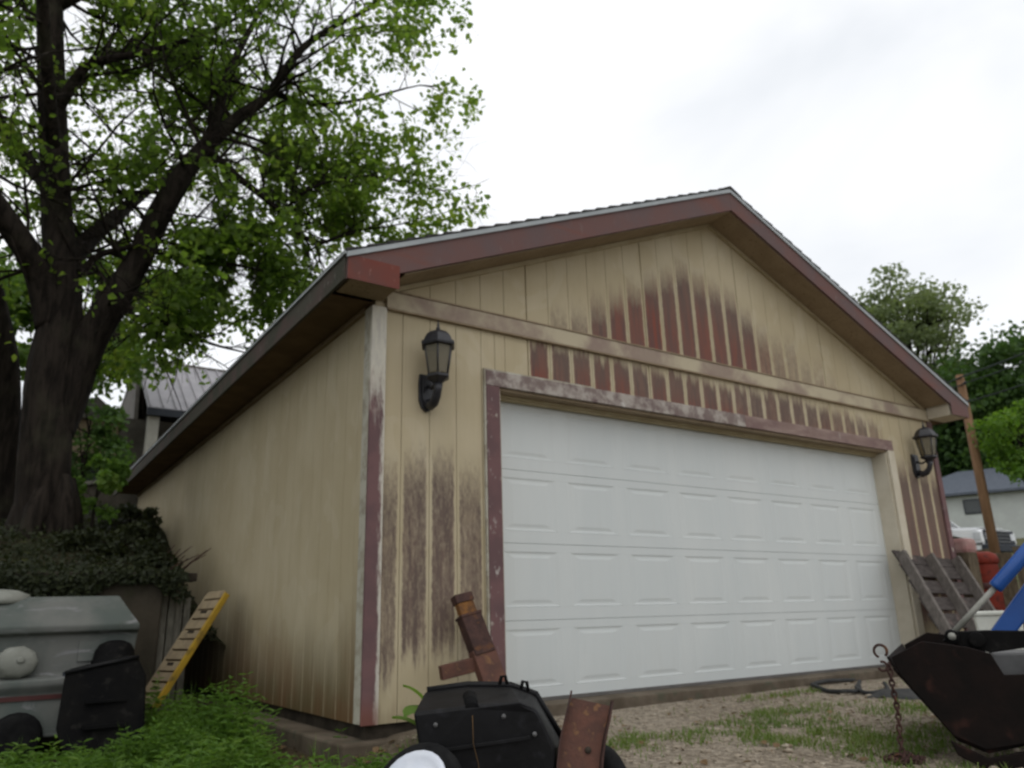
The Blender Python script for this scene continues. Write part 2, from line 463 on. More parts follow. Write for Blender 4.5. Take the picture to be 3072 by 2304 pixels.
# ------------------------------------------------------------------ mesh helpers
class MB:
    def __init__(self):
        self.v, self.f, self.sm = [], [], []

    def add(self, vs, fs, smooth=False):
        o = len(self.v)
        self.v += [tuple(p) for p in vs]
        self.f += [tuple(i + o for i in f) for f in fs]
        self.sm += [smooth] * len(fs)
        return self

    def box(self, a, b, mat=None):
        x0, y0, z0 = a
        x1, y1, z1 = b
        vs = [Vector(p) for p in ((x0, y0, z0), (x1, y0, z0), (x1, y1, z0), (x0, y1, z0), (x0, y0, z1), (x1, y0, z1), (x1, y1, z1), (x0, y1, z1))]
        if mat is not None:
            vs = [mat @ p for p in vs]
        return self.add(vs, [(0, 3, 2, 1), (4, 5, 6, 7), (0, 1, 5, 4), (1, 2, 6, 5), (2, 3, 7, 6), (3, 0, 4, 7)])

    def beam(self, p, q, w, d, up=(0, 0, 1)):
        """rectangular bar from p to q, w across, d along the 'up' side"""
        p, q = Vector(p), Vector(q)
        t = (q - p).normalized()
        s = t.cross(Vector(up))
        if s.length < 1e-4:
            s = t.cross(Vector((1, 0, 0)))
        s.normalize()
        n = s.cross(t)
        vs = []
        for c in (p, q):
            for a, b in ((-1, -1), (1, -1), (1, 1), (-1, 1)):
                vs.append(c + s * (a * w / 2) + n * (b * d / 2))
        return self.add(vs, [(3, 2, 1, 0), (4, 5, 6, 7), (0, 1, 5, 4), (1, 2, 6, 5), (2, 3, 7, 6), (3, 0, 4, 7)])

    def prism(self, poly, ext):
        """poly: list of 3D points (planar), extruded by vector ext"""
        e = Vector(ext)
        n = len(poly)
        vs = [Vector(p) for p in poly] + [Vector(p) + e for p in poly]
        fs = [tuple(range(n))[::-1], tuple(range(n, 2 * n))]
        fs += [(i, (i + 1) % n, n + (i + 1) % n, n + i) for i in range(n)]
        return self.add(vs, fs)

    def tube(self, pts, rad, seg=8, cap=True, jit=0.0, seed=0):
        pts = [Vector(p) for p in pts]
        if not isinstance(rad, (list, tuple)):
            rad = [rad] * len(pts)
        vs, fs = [], []
        ref = None
        for i, p in enumerate(pts):
            t = (pts[min(i + 1, len(pts) - 1)] - pts[max(i - 1, 0)]).normalized()
            if ref is None:
                ref = t.orthogonal().normalized()
            s = (ref - t * ref.dot(t))
            s = s.normalized() if s.length > 1e-5 else t.orthogonal().normalized()
            ref = s
            n = t.cross(s)
            for k in range(seg):
                a = 2 * math.pi * k / seg
                r = rad[i]
                if jit:
                    r *= 1 + jit * noise.noise(Vector((p.x * 1.3 + math.cos(a) * 1.8, p.y + math.sin(a) * 1.8, p.z * 0.9 + seed)))
                vs.append(p + s * (math.cos(a) * r) + n * (math.sin(a) * r))
        for i in range(len(pts) - 1):
            for k in range(seg):
                fs.append((i * seg + k, i * seg + (k + 1) % seg, (i + 1) * seg + (k + 1) % seg, (i + 1) * seg + k))
        if cap:
            fs.append(tuple(range(seg))[::-1])
            fs.append(tuple(range((len(pts) - 1) * seg, len(pts) * seg)))
        return self.add(vs, fs, True)

    def lathe(self, prof, seg=16, mat=None, smooth=True):
        """prof: list of (r, z) about the z axis"""
        vs, fs = [], []
        for r, z in prof:
            for k in range(seg):
                a = 2 * math.pi * k / seg
                p = Vector((r * math.cos(a), r * math.sin(a), z))
                vs.append(mat @ p if mat is not None else p)
        for i in range(len(prof) - 1):
            for k in range(seg):
                fs.append((i * seg + k, i * seg + (k + 1) % seg, (i + 1) * seg + (k + 1) % seg, (i + 1) * seg + k))
        fs.append(tuple(range(seg))[::-1])
        fs.append(tuple(range((len(prof) - 1) * seg, len(prof) * seg)))
        return self.add(vs, fs, smooth)

    def build(self, name, mat, parent=None, bevel=0.0):
        me = bpy.data.meshes.new(name)
        off = world_origin(parent) if parent is not None else Vector((0, 0, 0))
        vs = self.v if off.length < 1e-9 else [(p[0] - off.x, p[1] - off.y, p[2] - off.z) for p in self.v]
        me.from_pydata(vs, [], self.f)
        me.polygons.foreach_set('use_smooth', self.sm)
        me.materials.append(mat)
        me.update()
        o = bpy.data.objects.new(name, me)
        COL.objects.link(o)
        if parent is not None:
            o.parent = parent
        if bevel:
            bm = bmesh.new()
            bm.from_mesh(me)
            bmesh.ops.recalc_face_normals(bm, faces=bm.faces[:])
            ed = [e for e in bm.edges if len(e.link_faces) == 2 and e.calc_face_angle(0) > 0.6]
            bmesh.ops.bevel(bm, geom=ed, offset=bevel, segments=2, affect='EDGES', profile=0.5)
            bm.to_mesh(me)
            bm.free()
        return o


def world_origin(o):
    p = Vector((0, 0, 0))
    while o is not None:
        p += o.location
        o = o.parent
    return p


def thing(name, label, cat, loc=(0, 0, 0), group=None):
    o = bpy.data.objects.new(name, None)
    COL.objects.link(o)
    o.empty_display_size = 0.1
    o.location = loc
    o['label'] = label
    o['category'] = cat
    if group:
        o['group'] = group
    return o


def tag(o, label, cat, group=None):
    o['label'] = label
    o['category'] = cat
    if group:
        o['group'] = group
    return o


def kind(o, k):
    o['kind'] = k
    return o


def copy_tree(o, parent=None):
    c = o.copy()
    COL.objects.link(c)
    if parent is not None:
        c.parent = parent
    for ch in list(o.children):
        copy_tree(ch, c)
    return c


# ------------------------------------------------------------------ terrain
def sstep(a, b, x):
    t = max(0.0, min(1.0, (x - a) / (b - a)))
    return t * t * (3 - 2 * t)


def h_right(x):
    for (xa, za), (xb, zb) in zip(((7.4, 0), (21.5, 1.55), (34, 3.2), (70, 6.0)), ((21.5, 1.55), (34, 3.2), (70, 6.0), (900, 9))):
        if x < xb:
            return za + (zb - za) * max(0, (x - xa)) / (xb - xa)
    return 9.0


def h_back(y):
    for (xa, za), (xb, zb) in zip(((10.6, 2.3), (16, 3.3), (30, 5.0)), ((16, 3.3), (30, 5.0), (900, 9))):
        if y < xb:
            return za + (zb - za) * max(0, (y - xa)) / (xb - xa)
    return 9.0


def ground_z(x, y):
    base = -0.07 - 0.022 * min(6.0, max(0.0, -y))
    base -= 0.20 * (1 - sstep(-0.45, 0.35, x))
    base += 0.012 * noise.noise(Vector((x * 0.9, y * 0.9, 0)))
    r = h_right(x)
    k = base + r
    b = h_back(y)
    t = sstep(9.7, 10.6, y)
    return k + max(0.0, (b - k)) * t


def grid(xs, ys, fn):
    m = MB()
    vs = [(x, y, fn(x, y)) for y in ys for x in xs]
    n = len(xs)
    fs = [(j * n + i, j * n + i + 1, (j + 1) * n + i + 1, (j + 1) * n + i) for j in range(len(ys) - 1) for i in range(n - 1)]
    return m.add(vs, fs, True)


def span(a, b, n):
    return [a + (b - a) * i / n for i in range(n + 1)]


gx = [-900, -400, -150, -60, -30, -15] + span(-10, 10, 100) + [11, 12.5, 14, 16, 17.6, 19, 21, 24, 28, 32, 40, 55, 70, 120, 300, 900]
gy = [-900, -300, -100, -40, -20, -12] + span(-8, 9.6, 88) + [9.8, 10.0, 10.2, 10.4, 10.6, 11, 12, 14, 16, 20, 25, 30, 45, 80, 200, 500, 900]
kind(grid(gx, gy, ground_z).build('ground', M['ground']), 'structure')


def bank_z(x, y):
    z = 0.95 + (1.5 - 0.95) * sstep(3.0, 5.2, y) + (2.25 - 1.5) * sstep(5.0, 9.0, y) + 0.25 * sstep(9.0, 11, y)
    z -= 0.55 * sstep(-0.75, 0.0, x) * (1 - sstep(4.5, 6.8, y))
    return z + 0.07 * noise.noise(Vector((x * 1.2, y * 1.2, 3))) + 0.03 * noise.noise(Vector((x * 4, y * 4, 5)))


kind(grid(span(-16, -3, 20)[:-1] + span(-3, -0.012, 26), span(3.05, 11.5, 60), bank_z).build('bank_soil', M['bank']), 'structure')

# stained concrete wall holding the bank, in front of it
m = MB()
m.box((-16, 2.85, -0.6), (-0.62, 3.06, 1.0))
rw = m.build('retaining_wall', M['retaining'], None, 0.02)
tag(rw, 'dark stained concrete retaining wall holding back the bank under the large tree', 'wall')

# ------------------------------------------------------------------ GARAGE
W, D = 6.81, 9.08
SL = (4.345 - 2.755) / (W / 2 + 0.32)     # roof slope


def roof_z(x):
    return 4.345 - SL * abs(x - W / 2)


garage = thing('garage', 'tan wooden garage with peeling paint, white double door and faded red roof edge', 'garage', (0, 0, 0))
m = MB()
m.box((-0.15, -0.07, -0.55), (W + 0.1, D + 0.1, -0.10))
m.build('foundation', M['concrete'], garage, 0.015)
m = MB()
m.box((0.02, 0.02, -0.099), (0.9, D - 0.02, -0.015))
m.build('sill_plate', M['dark_sill'], garage)
m = MB()
m.box((W - 0.9, 0.02, -0.099), (W - 0.02, D - 0.02, -0.015))
m.build('sill_plate', M['dark_sill'], garage)
m = MB()
m.box((0.90, -0.068, -0.099), (W - 0.9, 0.6, -0.002))
m.build('door_sill', M['concrete'], garage, 0.008)

BW = W / 33.0
OPX0, OPX1, OPZ = 0.962, 5.839, 2.134


def board(name, pts_front, n_out, u0, width, wear, parent, grime=0.0, soft=1.0, gl=0.0022, gr=0.0022):
    """one siding board: pts_front = (bl, br, tr, tl) corners on the outer face"""
    bl, br, tr, tl = [Vector(p) for p in pts_front]
    n = Vector(n_out) * -0.012
    me = bpy.data.meshes.new(name)
    s = (br - bl).normalized()
    vs = [bl + s * gl, br - s * gr, tr - s * gr, tl + s * gl]
    nseg = 1
    vs = vs + [p + n for p in vs]
    fs = [(0, 1, 2, 3), (1, 5, 6, 2), (4, 0, 3, 7), (3, 2, 6, 7), (1, 0, 4, 5)]
    me.from_pydata([tuple(p) for p in vs], [], fs)
    uvl = me.uv_layers.new(name='UVMap')
    for lp in me.loops:
        p = vs[lp.vertex_index]
        uvl.data[lp.index].uv = ((p - bl).dot((br - bl).normalized()), p.z)
    for nm, val in zip(('board_width', 'wear_top', 'wear_low', 'wear_amount', 'wear_red', 'grime', 'wear_soft'), (width, *wear, grime, soft)):
        a = me.attributes.new(nm, 'FLOAT', 'POINT')
        a.data.foreach_set('value', [val] * len(vs))
    me.materials.append(M['siding'])
    o = bpy.data.objects.new(name, me)
    COL.objects.link(o)
    o.parent = parent
    return o


def interp(tab, x):
    if x <= tab[0][0]:
        return tab[0][1]
    for (a, p), (b, q) in zip(tab, tab[1:]):
        if x <= b:
            return p + (q - p) * (x - a) / (b - a)
    return tab[-1][1]


# front wall backing, with the door opening and the gable cut out of one sheet
def wall_top(x):
    return roof_z(x) - 0.215


m = MB()
for x0, x1, z0 in ((0.012, OPX0, -0.02), (OPX1, W - 0.012, -0.02)):
    m.prism([(x0, 0.004, z0), (x1, 0.004, z0), (x1, 0.004, wall_top(x1)), (x0, 0.004, wall_top(x0))], (0, 0.08, 0))
m.prism([(OPX0, 0.004, OPZ), (OPX1, 0.004, OPZ), (OPX1, 0.004, wall_top(OPX1)), (W / 2, 0.004, wall_top(W / 2)), (OPX0, 0.004, wall_top(OPX0))], (0, 0.08, 0))
front = m.build('wall', M['backing'], garage)

GABLE = [(1.2, 0.0), (1.35, 2.76), (1.55, 2.80), (1.8, 2.90), (2.0, 2.97), (2.2, 3.12), (2.45, 3.20), (2.65, 3.38), (2.85, 3.40), (3.05, 3.52), (3.3, 3.50), (3.55, 3.45), (3.75, 3.38), (3.95, 3.18), (4.3, 3.08), (4.6, 2.98), (4.9, 2.90), (5.3, 2.70), (5.6, 0)]
GAMT = [(1.2, 0.0), (1.45, 0.6), (1.9, 0.95), (2.2, 1.1), (3.75, 1.1), (4.0, 0.7), (4.4, 0.55), (4.9, 0.4), (5.4, 0.0)]
GRED = [(1.5, 0.2), (2.2, 0.8), (2.7, 1.0), (3.8, 0.9), (4.2, 0.3)]
OVER = [(1.1, 0.0), (1.24, 0.0), (1.26, 1.0), (3.3, 1.0), (4.2, 0.95), (5.0, 0.85), (5.6, 0.7), (5.9, 0.5), (6.1, 0.3)]
OTOP = [(1.2, 2.56), (3.3, 2.50), (4.3, 2.53), (5.4, 2.44), (5.95, 2.42)]
rb = random.Random(11)
SEAMS = (6, 12, 18, 24, 30)
for k in range(33):
    x0, x1 = k * BW, (k + 1) * BW
    xm = (x0 + x1) / 2
    gl = 0.0055 if k in SEAMS else 0.0022
    gr = 0.0055 if k + 1 in SEAMS else 0.0022
    # the gable boards stand above the frieze
    zt0, zt1 = wall_top(x0) + 0.01, wall_top(x1) + 0.01
    if min(zt0, zt1) > 2.68:
        board('siding_board', [(x0, -0.008, 2.62), (x1, -0.008, 2.62), (x1, -0.008, zt1), (x0, -0.008, zt0)], (0, -1, 0), x0, BW,
              (interp(GABLE, xm) + 0.06 + rb.uniform(-.05, .07) if interp(GAMT, xm) > 0 else 0, 2.4, interp(GAMT, xm) * rb.uniform(1.0, 1.2), interp(GRED, xm) * rb.uniform(.6, 1.1)), front, 0, 1.0, gl, gr)
    # boards below the frieze, cut round the opening
    spans = []
    if x1 <= OPX0 - 0.02:
        wt, wb, wa = {0: (1.55, 0.1, .8), 1: (1.62, .22, .95), 2: (1.66, .25, 1.0), 3: (1.56, .15, .85), 4: (1.5, .1, .8)}.get(k, (1.5, .2, .8))
        spans.append((x0, x1, -0.02, (wt, wb + 0.14, wa * 0.92, 0.10)))
    elif x0 >= OPX1 + 0.0:
        spans.append((x0, x1, -0.02, (rb.uniform(1.9, 2.15), 0.4, 1.15, 0.35)))
    elif x0 < OPX0 < x1:
        spans.append((x0, OPX0 - 0.02, -0.02, (1.5, .1, .8, .1)))
        spans.append((OPX0 - 0.02, x1, OPZ + 0.05, (0, 0, 0, 0)))
    elif x0 < OPX1 < x1:
        spans.append((x0, OPX1, OPZ + 0.05, (2.42, 2.0, 0.5, 0.4)))
        spans.append((OPX1, x1, -0.02, (1.95, 0.45, 1.0, 0.35)))
    else:
        a = interp(OVER, xm)
        spans.append((x0, x1, OPZ + 0.05, (interp(OTOP, xm) + 0.03, 1.9, a * rb.uniform(1.0, 1.15), 0.9 * (1 if xm < 3.6 else 0.7) * rb.uniform(.6, 1.15))))
    for xa, xb, z0, wear in spans:
        board('siding_board', [(xa, -0.008, z0), (xb, -0.008, z0), (xb, -0.008, 2.60), (xa, -0.008, 2.60)], (0, -1, 0), xa, xb - xa, wear, front, 0.10 if z0 < 0 else 0, 0.35 if z0 > 1 else 1.0, gl, gr)

# left wall
m = MB()
m.box((0.004, 0.012, -0.02), (0.084, D, 2.6))
side = m.build('wall', M['backing'], garage)
NB = 44
bwl = D / NB
for k in range(NB):
    y0, y1 = k * bwl, (k + 1) * bwl
    g = 0.76 + rb.uniform(-.1, .12) + (0.15 if y0 < 0.4 else 0) + 0.45 * sstep(2.0, 5.0, y0) + 1.0 * sstep(4.5, 9, y0)
    board('siding_board', [(-0.008, y1, -0.02), (-0.008, y0, -0.02), (-0.008, y0, 2.58), (-0.008, y1, 2.58)], (-1, 0, 0), y0, bwl, (0, 0, 0, 0), side, g)
# right and rear walls: plain sheets, hidden from the photograph's side
m = MB()
m.box((W - 0.084, 0.084, -0.02), (W, D, 2.6))
m.build('wall', M['backing'], garage)
m = MB()
m.prism([(0.084, D - 0.08, -0.02), (W - 0.084, D - 0.08, -0.02), (W - 0.084, D - 0.08, 2.6), (W / 2, D - 0.08, wall_top(W / 2)), (0.084, D - 0.08, 2.6)], (0, 0.08, 0))
m.build('wall', M['backing'], garage)

# frieze board with a thin brown lip over and under it
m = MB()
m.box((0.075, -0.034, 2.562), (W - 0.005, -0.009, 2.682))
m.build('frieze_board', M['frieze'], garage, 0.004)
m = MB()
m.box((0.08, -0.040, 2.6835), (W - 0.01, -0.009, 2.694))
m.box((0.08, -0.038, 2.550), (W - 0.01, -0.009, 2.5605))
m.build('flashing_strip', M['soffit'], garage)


# corner boards: pale paint near the eave, worn to purple wood lower down
def corner_material():
    t = NT('worn_corner_board', 0.8, 0.2)
    sp = t.n.new('ShaderNodeSeparateXYZ')
    t.l.new(t.pos(), sp.inputs[0])
    n = t.noise(1.0, 5, 0.7, t.pos((30, 30, 7)))
    z = t.math('ADD', sp.outputs[2], t.math('MULTIPLY', t.math('SUBTRACT', n, 0.5), 0.9))
    worn = t.smooth(z, 1.75, 2.15, 1.0, 0.0)
    e = t.smooth(t.math('ADD', sp.outputs[0], t.math('MULTIPLY', t.math('SUBTRACT', n, 0.5), 0.10)), 0.045, 0.075, 1.0, 0.0)
    e2 = t.smooth(t.math('ABSOLUTE', t.math('SUBTRACT', sp.outputs[0], W / 2)), W / 2 - 0.4, W / 2 - 0.2)
    purple = t.mix(t.smooth(t.noise(5, 3), 0.4, 0.6), PURPLE[0], PURPLE[1])
    pale = t.mix(t.smooth(n, 0.4, 0.7), (0.60, 0.57, 0.48), (0.48, 0.45, 0.40))
    c = t.mix(t.math('MULTIPLY', worn, e), pale, purple)
    low = t.smooth(sp.outputs[2], 0.0, 0.16, 1.0, 0.0)
    c = t.mix(t.math('MULTIPLY', low, 0.6), c, (0.21, 0.075, 0.05))
    t.color(c)
    t.bump(n, 0.25, 0.004)
    return t.m


M['corner'] = corner_material()
m = MB()
m.box((-0.028, -0.032, -0.02), (0.078, -0.0085, 2.561))
m.build('corner_board', M['corner'], garage, 0.004)
m = MB()
m.box((-0.030, -0.0082, -0.015), (-0.0085, 0.085, 2.56))
m.build('corner_board', M['corner_pale'], garage, 0.004)
m = MB()
m.box((W - 0.055, -0.032, -0.02), (W + 0.028, -0.0085, 2.561))
m.build('corner_board', M['casing_worn'], garage, 0.004)

# door casing
FW = 0.112
m = MB()
m.box((OPX0 - FW, -0.036, -0.02), (OPX0, -0.0085, OPZ - 0.001))
m.build('door_casing', M['casing_worn'], garage, 0.004)
m = MB()
m.box((OPX0 - FW, -0.036, OPZ), (3.6, -0.0085, OPZ + FW))
m.build('door_casing', M['casing_grey'], garage, 0.004)
m = MB()
m.box((3.603, -0.033, OPZ), (OPX1 + FW, -0.0085, OPZ + FW))
m.build('door_casing', M['casing_brown'], garage, 0.004)
m = MB()
m.box((OPX1, -0.036, -0.02), (OPX1 + FW, -0.0085, OPZ - 0.001))
m.build('door_casing', M['cream'], garage, 0.004)
# thin cream bead of caulk round the left and upper casing
m = MB()
m.box((OPX0 - FW - 0.014, -0.03, 0.0), (OPX0 - FW - 0.001, -0.0085, OPZ + FW + 0.012))
m.box((OPX0 - FW, -0.03, OPZ + FW + 0.001), (1.85, -0.0085, OPZ + FW + 0.012))
m.build('paint_bead', M['corner_pale'], garage)
# jambs and header returns
m = MB()
m.box((OPX0 + 0.001, -0.008, -0.001), (OPX0 + 0.02, 0.16, OPZ - 0.021))
m.build('door_jamb', M['cream'], garage)
m = MB()
m.box((OPX1 - 0.02, -0.008, -0.001), (OPX1 - 0.001, 0.16, OPZ - 0.021))
m.build('door_jamb', M['cream'], garage)
m = MB()
m.box((OPX0 + 0.001, -0.008, OPZ - 0.02), (OPX1 - 0.001, 0.16, OPZ - 0.001))
m.build('door_header', M['soffit'], garage)
m = MB()
m.box((OPX0 + 0.022, 0.10, OPZ - 0.05), (OPX1 - 0.022, 0.140, OPZ - 0.022))
m.box((OPX0 + 0.022, 0.07, OPZ - 0.035), (OPX1 - 0.022, 0.098, OPZ - 0.022))
m.build('door_stop', M['backing'], garage)

# overhead door: four sections of stamped panels
DY = 0.155
XS0, XS1 = OPX0 + 0.021, OPX1 - 0.021
PW, PP = 0.490, 0.595
m = MB()
SECH = 2.112 / 4
for s in range(4):
    z0, z1 = s * SECH + 0.0015, (s + 1) * SECH - 0.0015
    pz0, pz1 = z0 + 0.088, z0 + 0.468
    xs = [XS0]
    for c in range(8):
        px = 1.078 + c * PP
        xs += [px, px + PW]
    xs.append(XS1)
    # rails and stiles of the section; panels fill the holes
    m.box((XS0, DY, z0), (XS1, DY + 0.04, pz0))
    m.box((XS0, DY, pz1), (XS1, DY + 0.04, z1))
    for i in range(0, len(xs), 2):
        m.box((xs[i], DY, pz0 + 0.0002), (xs[i + 1], DY + 0.04, pz1 - 0.0002))
door = m.build('garage_door', M['door'], garage)
m = MB()
m.box((XS0, DY + 0.012, 0.0), (XS1, DY + 0.03, 2.112))
m.build('door_seal', M['door_seal'], door)
pm = MB()
a, b, c_ = 0.0, 0.022, 0.045
e = 0.380
# stamped panel: groove round a raised field
ring = lambda i, d: [(i, d, i), (PW - i, d, i), (PW - i, d, e - i), (i, d, e - i)]
def ring2(ix, iz, d):
    return [(ix, d, iz), (PW - ix, d, iz), (PW - ix, d, e - iz), (ix, d, e - iz)]


rs = [ring2(0.0, 0.0, 0.0), ring2(0.04, 0.013, 0.0045), ring2(0.055, 0.026, 0.0045), ring2(0.10, 0.046, 0.001)]
vs = [p for r_ in rs for p in r_]
fs = [(i * 4 + k, i * 4 + (k + 1) % 4, i * 4 + 4 + (k + 1) % 4, i * 4 + 4 + k) for i in range(3) for k in range(4)] + [(12, 13, 14, 15)]
pm.add(vs, fs)
first = pm.build('panel', M['door'], door)
for s in range(4):
    for c in range(8):
        o = first if (s == 0 and c == 0) else first.copy()
        if o is not first:
            COL.objects.link(o)
            o.parent = door
        o.location = (1.078 + c * PP, DY, s * SECH + 0.003 + 0.088)
m = MB()
m.box((XS0, DY - 0.012, -0.001), (XS1, DY - 0.001, 0.022))
m.build('bottom_seal', M['seam'], door)

# roof
OV, OE = 0.31, 0.32
Y0, Y1 = -OV, D + OV
m = MB()
for sgn in (-1, 1):
    xe = W / 2 + sgn * (W / 2 + OE)
    th = 0.03
    m.prism([(xe, Y0 + 0.022, roof_z(xe) - 0.028), (W / 2, Y0 + 0.022, roof_z(W / 2) - 0.028), (W / 2, Y0 + 0.022, roof_z(W / 2) - 0.006), (xe, Y0 + 0.022, roof_z(xe) - 0.006)], (0, Y1 - Y0 - 0.044, 0))
roof = m.build('roof', M['dark_sill'], garage)
# shingle courses, each lapping the one below
m = MB()
L = math.hypot(W / 2 + OE, 4.345 - 2.755)
nc = 27
for sgn in (-1, 1):
    xe = W / 2 + sgn * (W / 2 + OE)
    for i in range(nc):
        fa, fb = (i - 0.12) / nc, min(1.0, (i + 1.0) / nc)
        xa, xb = xe + (W / 2 - xe) * fa, xe + (W / 2 - xe) * fb
        za, zb = 2.755 + 1.59 * fa, 2.755 + 1.59 * fb
        m.prism([(xa, Y0 - 0.02, za + 0.004), (xb, Y0 - 0.02, zb + 0.001), (xb, Y0 - 0.02, zb + 0.006), (xa, Y0 - 0.02, za + 0.024)], (0, Y1 - Y0 + 0.04, 0))
m.prism([(W / 2 - 0.15, Y0 - 0.025, 4.345 - 0.15 * SL + 0.018), (W / 2, Y0 - 0.025, 4.372), (W / 2 + 0.15, Y0 - 0.025, 4.345 - 0.15 * SL + 0.018), (W / 2, Y0 - 0.025, 4.355)], (0, Y1 - Y0 + 0.05, 0))
kind(m.build('shingles', M['shingle'], roof), 'stuff')
# drip edge on the rakes and the eaves
m = MB()
for sgn in (-1, 1):
    xe = W / 2 + sgn * (W / 2 + OE + 0.012)
    m.prism([(xe, Y0 - 0.016, roof_z(xe) - 0.036), (W / 2, Y0 - 0.016, roof_z(W / 2) - 0.036), (W / 2, Y0 - 0.016, roof_z(W / 2) - 0.001), (xe, Y0 - 0.016, roof_z(xe) - 0.001)], (0, 0.012, 0))
m.build('drip_edge', M['drip'], roof)
m = MB()
m.box((-OE - 0.026, Y0 - 0.010, 2.755 - 0.022), (-OE - 0.014, Y1, 2.752))
m.build('drip_edge', M['drip'], roof)
m = MB()
m.box((W + OE + 0.014, Y0 - 0.010, 2.755 - 0.05), (W + OE + 0.026, Y1, 2.752))
m.build('drip_edge', M['drip'], roof)
# rake boards
for sgn in (-1, 1):
    xe = W / 2 + sgn * (W / 2 + OE - 0.001)
    xi = W / 2 + sgn * 0.001
    m = MB()
    m.prism([(xe, Y0 - 0.003, roof_z(xe) - 0.178), (xe - sgn * 0.30, Y0 - 0.003, roof_z(xe - sgn * 0.30) - 0.215), (xi, Y0 - 0.003, roof_z(xi) - 0.218), (xi, Y0 - 0.003, roof_z(xi) - 0.03), (xe, Y0 - 0.003, roof_z(xe) - 0.03)], (0, 0.025, 0))
    m.build('rake_board', M['rake'], roof)
# boxed eave ends
m = MB()
m.prism([(-OE, Y0 - 0.006, 2.575), (0.03, Y0 - 0.006, 2.575), (0.03, Y0 - 0.006, 2.735), (-OE, Y0 - 0.006, 2.735)], (0, 0.0025, 0))
m.build('eave_end_board', M['rake_end'], roof)
m = MB()
m.prism([(-0.285, Y0 + 0.023, 2.592), (0.03, Y0 + 0.023, 2.592), (0.03, Y0 + 0.023, 2.73), (-0.285, Y0 + 0.023, 2.66)], (0, OV - 0.063, 0))
m.build('eave_return', M['soffit'], roof)
m = MB()
m.prism([(W - 0.05, Y0 + 0.023, 2.575), (W + 0.285, Y0 + 0.023, 2.575), (W + 0.285, Y0 + 0.023, 2.66), (W - 0.05, Y0 + 0.023, 2.725)], (0, OV - 0.063, 0))
m.build('eave_return', M['cream'], roof)
m = MB()
m.prism([(W - 0.05, Y0 - 0.006, 2.575), (W + OE, Y0 - 0.006, 2.575), (W + OE, Y0 - 0.006, 2.72), (W - 0.05, Y0 - 0.006, 2.72)], (0, 0.0025, 0))
m.build('eave_end_board', M['rake'], roof)
# eave fascia (long sides)
for xe in (-OE - 0.012, W + OE - 0.012):
    m = MB()
    m.box((xe, Y0 + 0.022, 2.578), (xe + 0.024, Y1 - 0.022, 2.74))
    m.build('fascia_board', M['eave'], roof, 0.003)
# soffits: level under the eaves, sloped under the rakes
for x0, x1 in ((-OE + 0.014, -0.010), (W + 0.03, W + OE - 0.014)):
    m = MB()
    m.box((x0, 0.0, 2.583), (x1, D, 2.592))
    m.build('soffit', M['soffit_shaded'], roof)
for sgn in (-1, 1):
    xa = W / 2 + sgn * (W / 2 - 0.08)
    m = MB()
    m.prism([(xa, Y0 + 0.023, roof_z(xa) - 0.226), (W / 2, Y0 + 0.023, roof_z(W / 2) - 0.226), (W / 2, Y0 + 0.023, roof_z(W / 2) - 0.217), (xa, Y0 + 0.023, roof_z(xa) - 0.217)], (0, OV - 0.032, 0))
    m.build('soffit', M['soffit'], roof)
# trim strips where soffit meets wall
for sgn in (-1, 1):
    xa = W / 2 + sgn * (W / 2 - 0.09)
    m = MB()
    m.prism([(xa, -0.034, roof_z(xa) - 0.262), (W / 2, -0.034, roof_z(W / 2) - 0.262), (W / 2, -0.034, roof_z(W / 2) - 0.228), (xa, -0.034, roof_z(xa) - 0.228)], (0, 0.025, 0))
    m.build('soffit_trim', M['backing'], roof)
m = MB()
m.box((-0.036, 0.09, 2.548), (-0.0085, D, 2.581))
m.build('soffit_trim', M['soffit'], roof)

# ------------------------------------------------------------------ wall lanterns
def hexring(r, z, rot=0.0):
    return [(r * math.cos(rot + k * math.pi / 3), r * math.sin(rot + k * math.pi / 3), z) for k in range(6)]


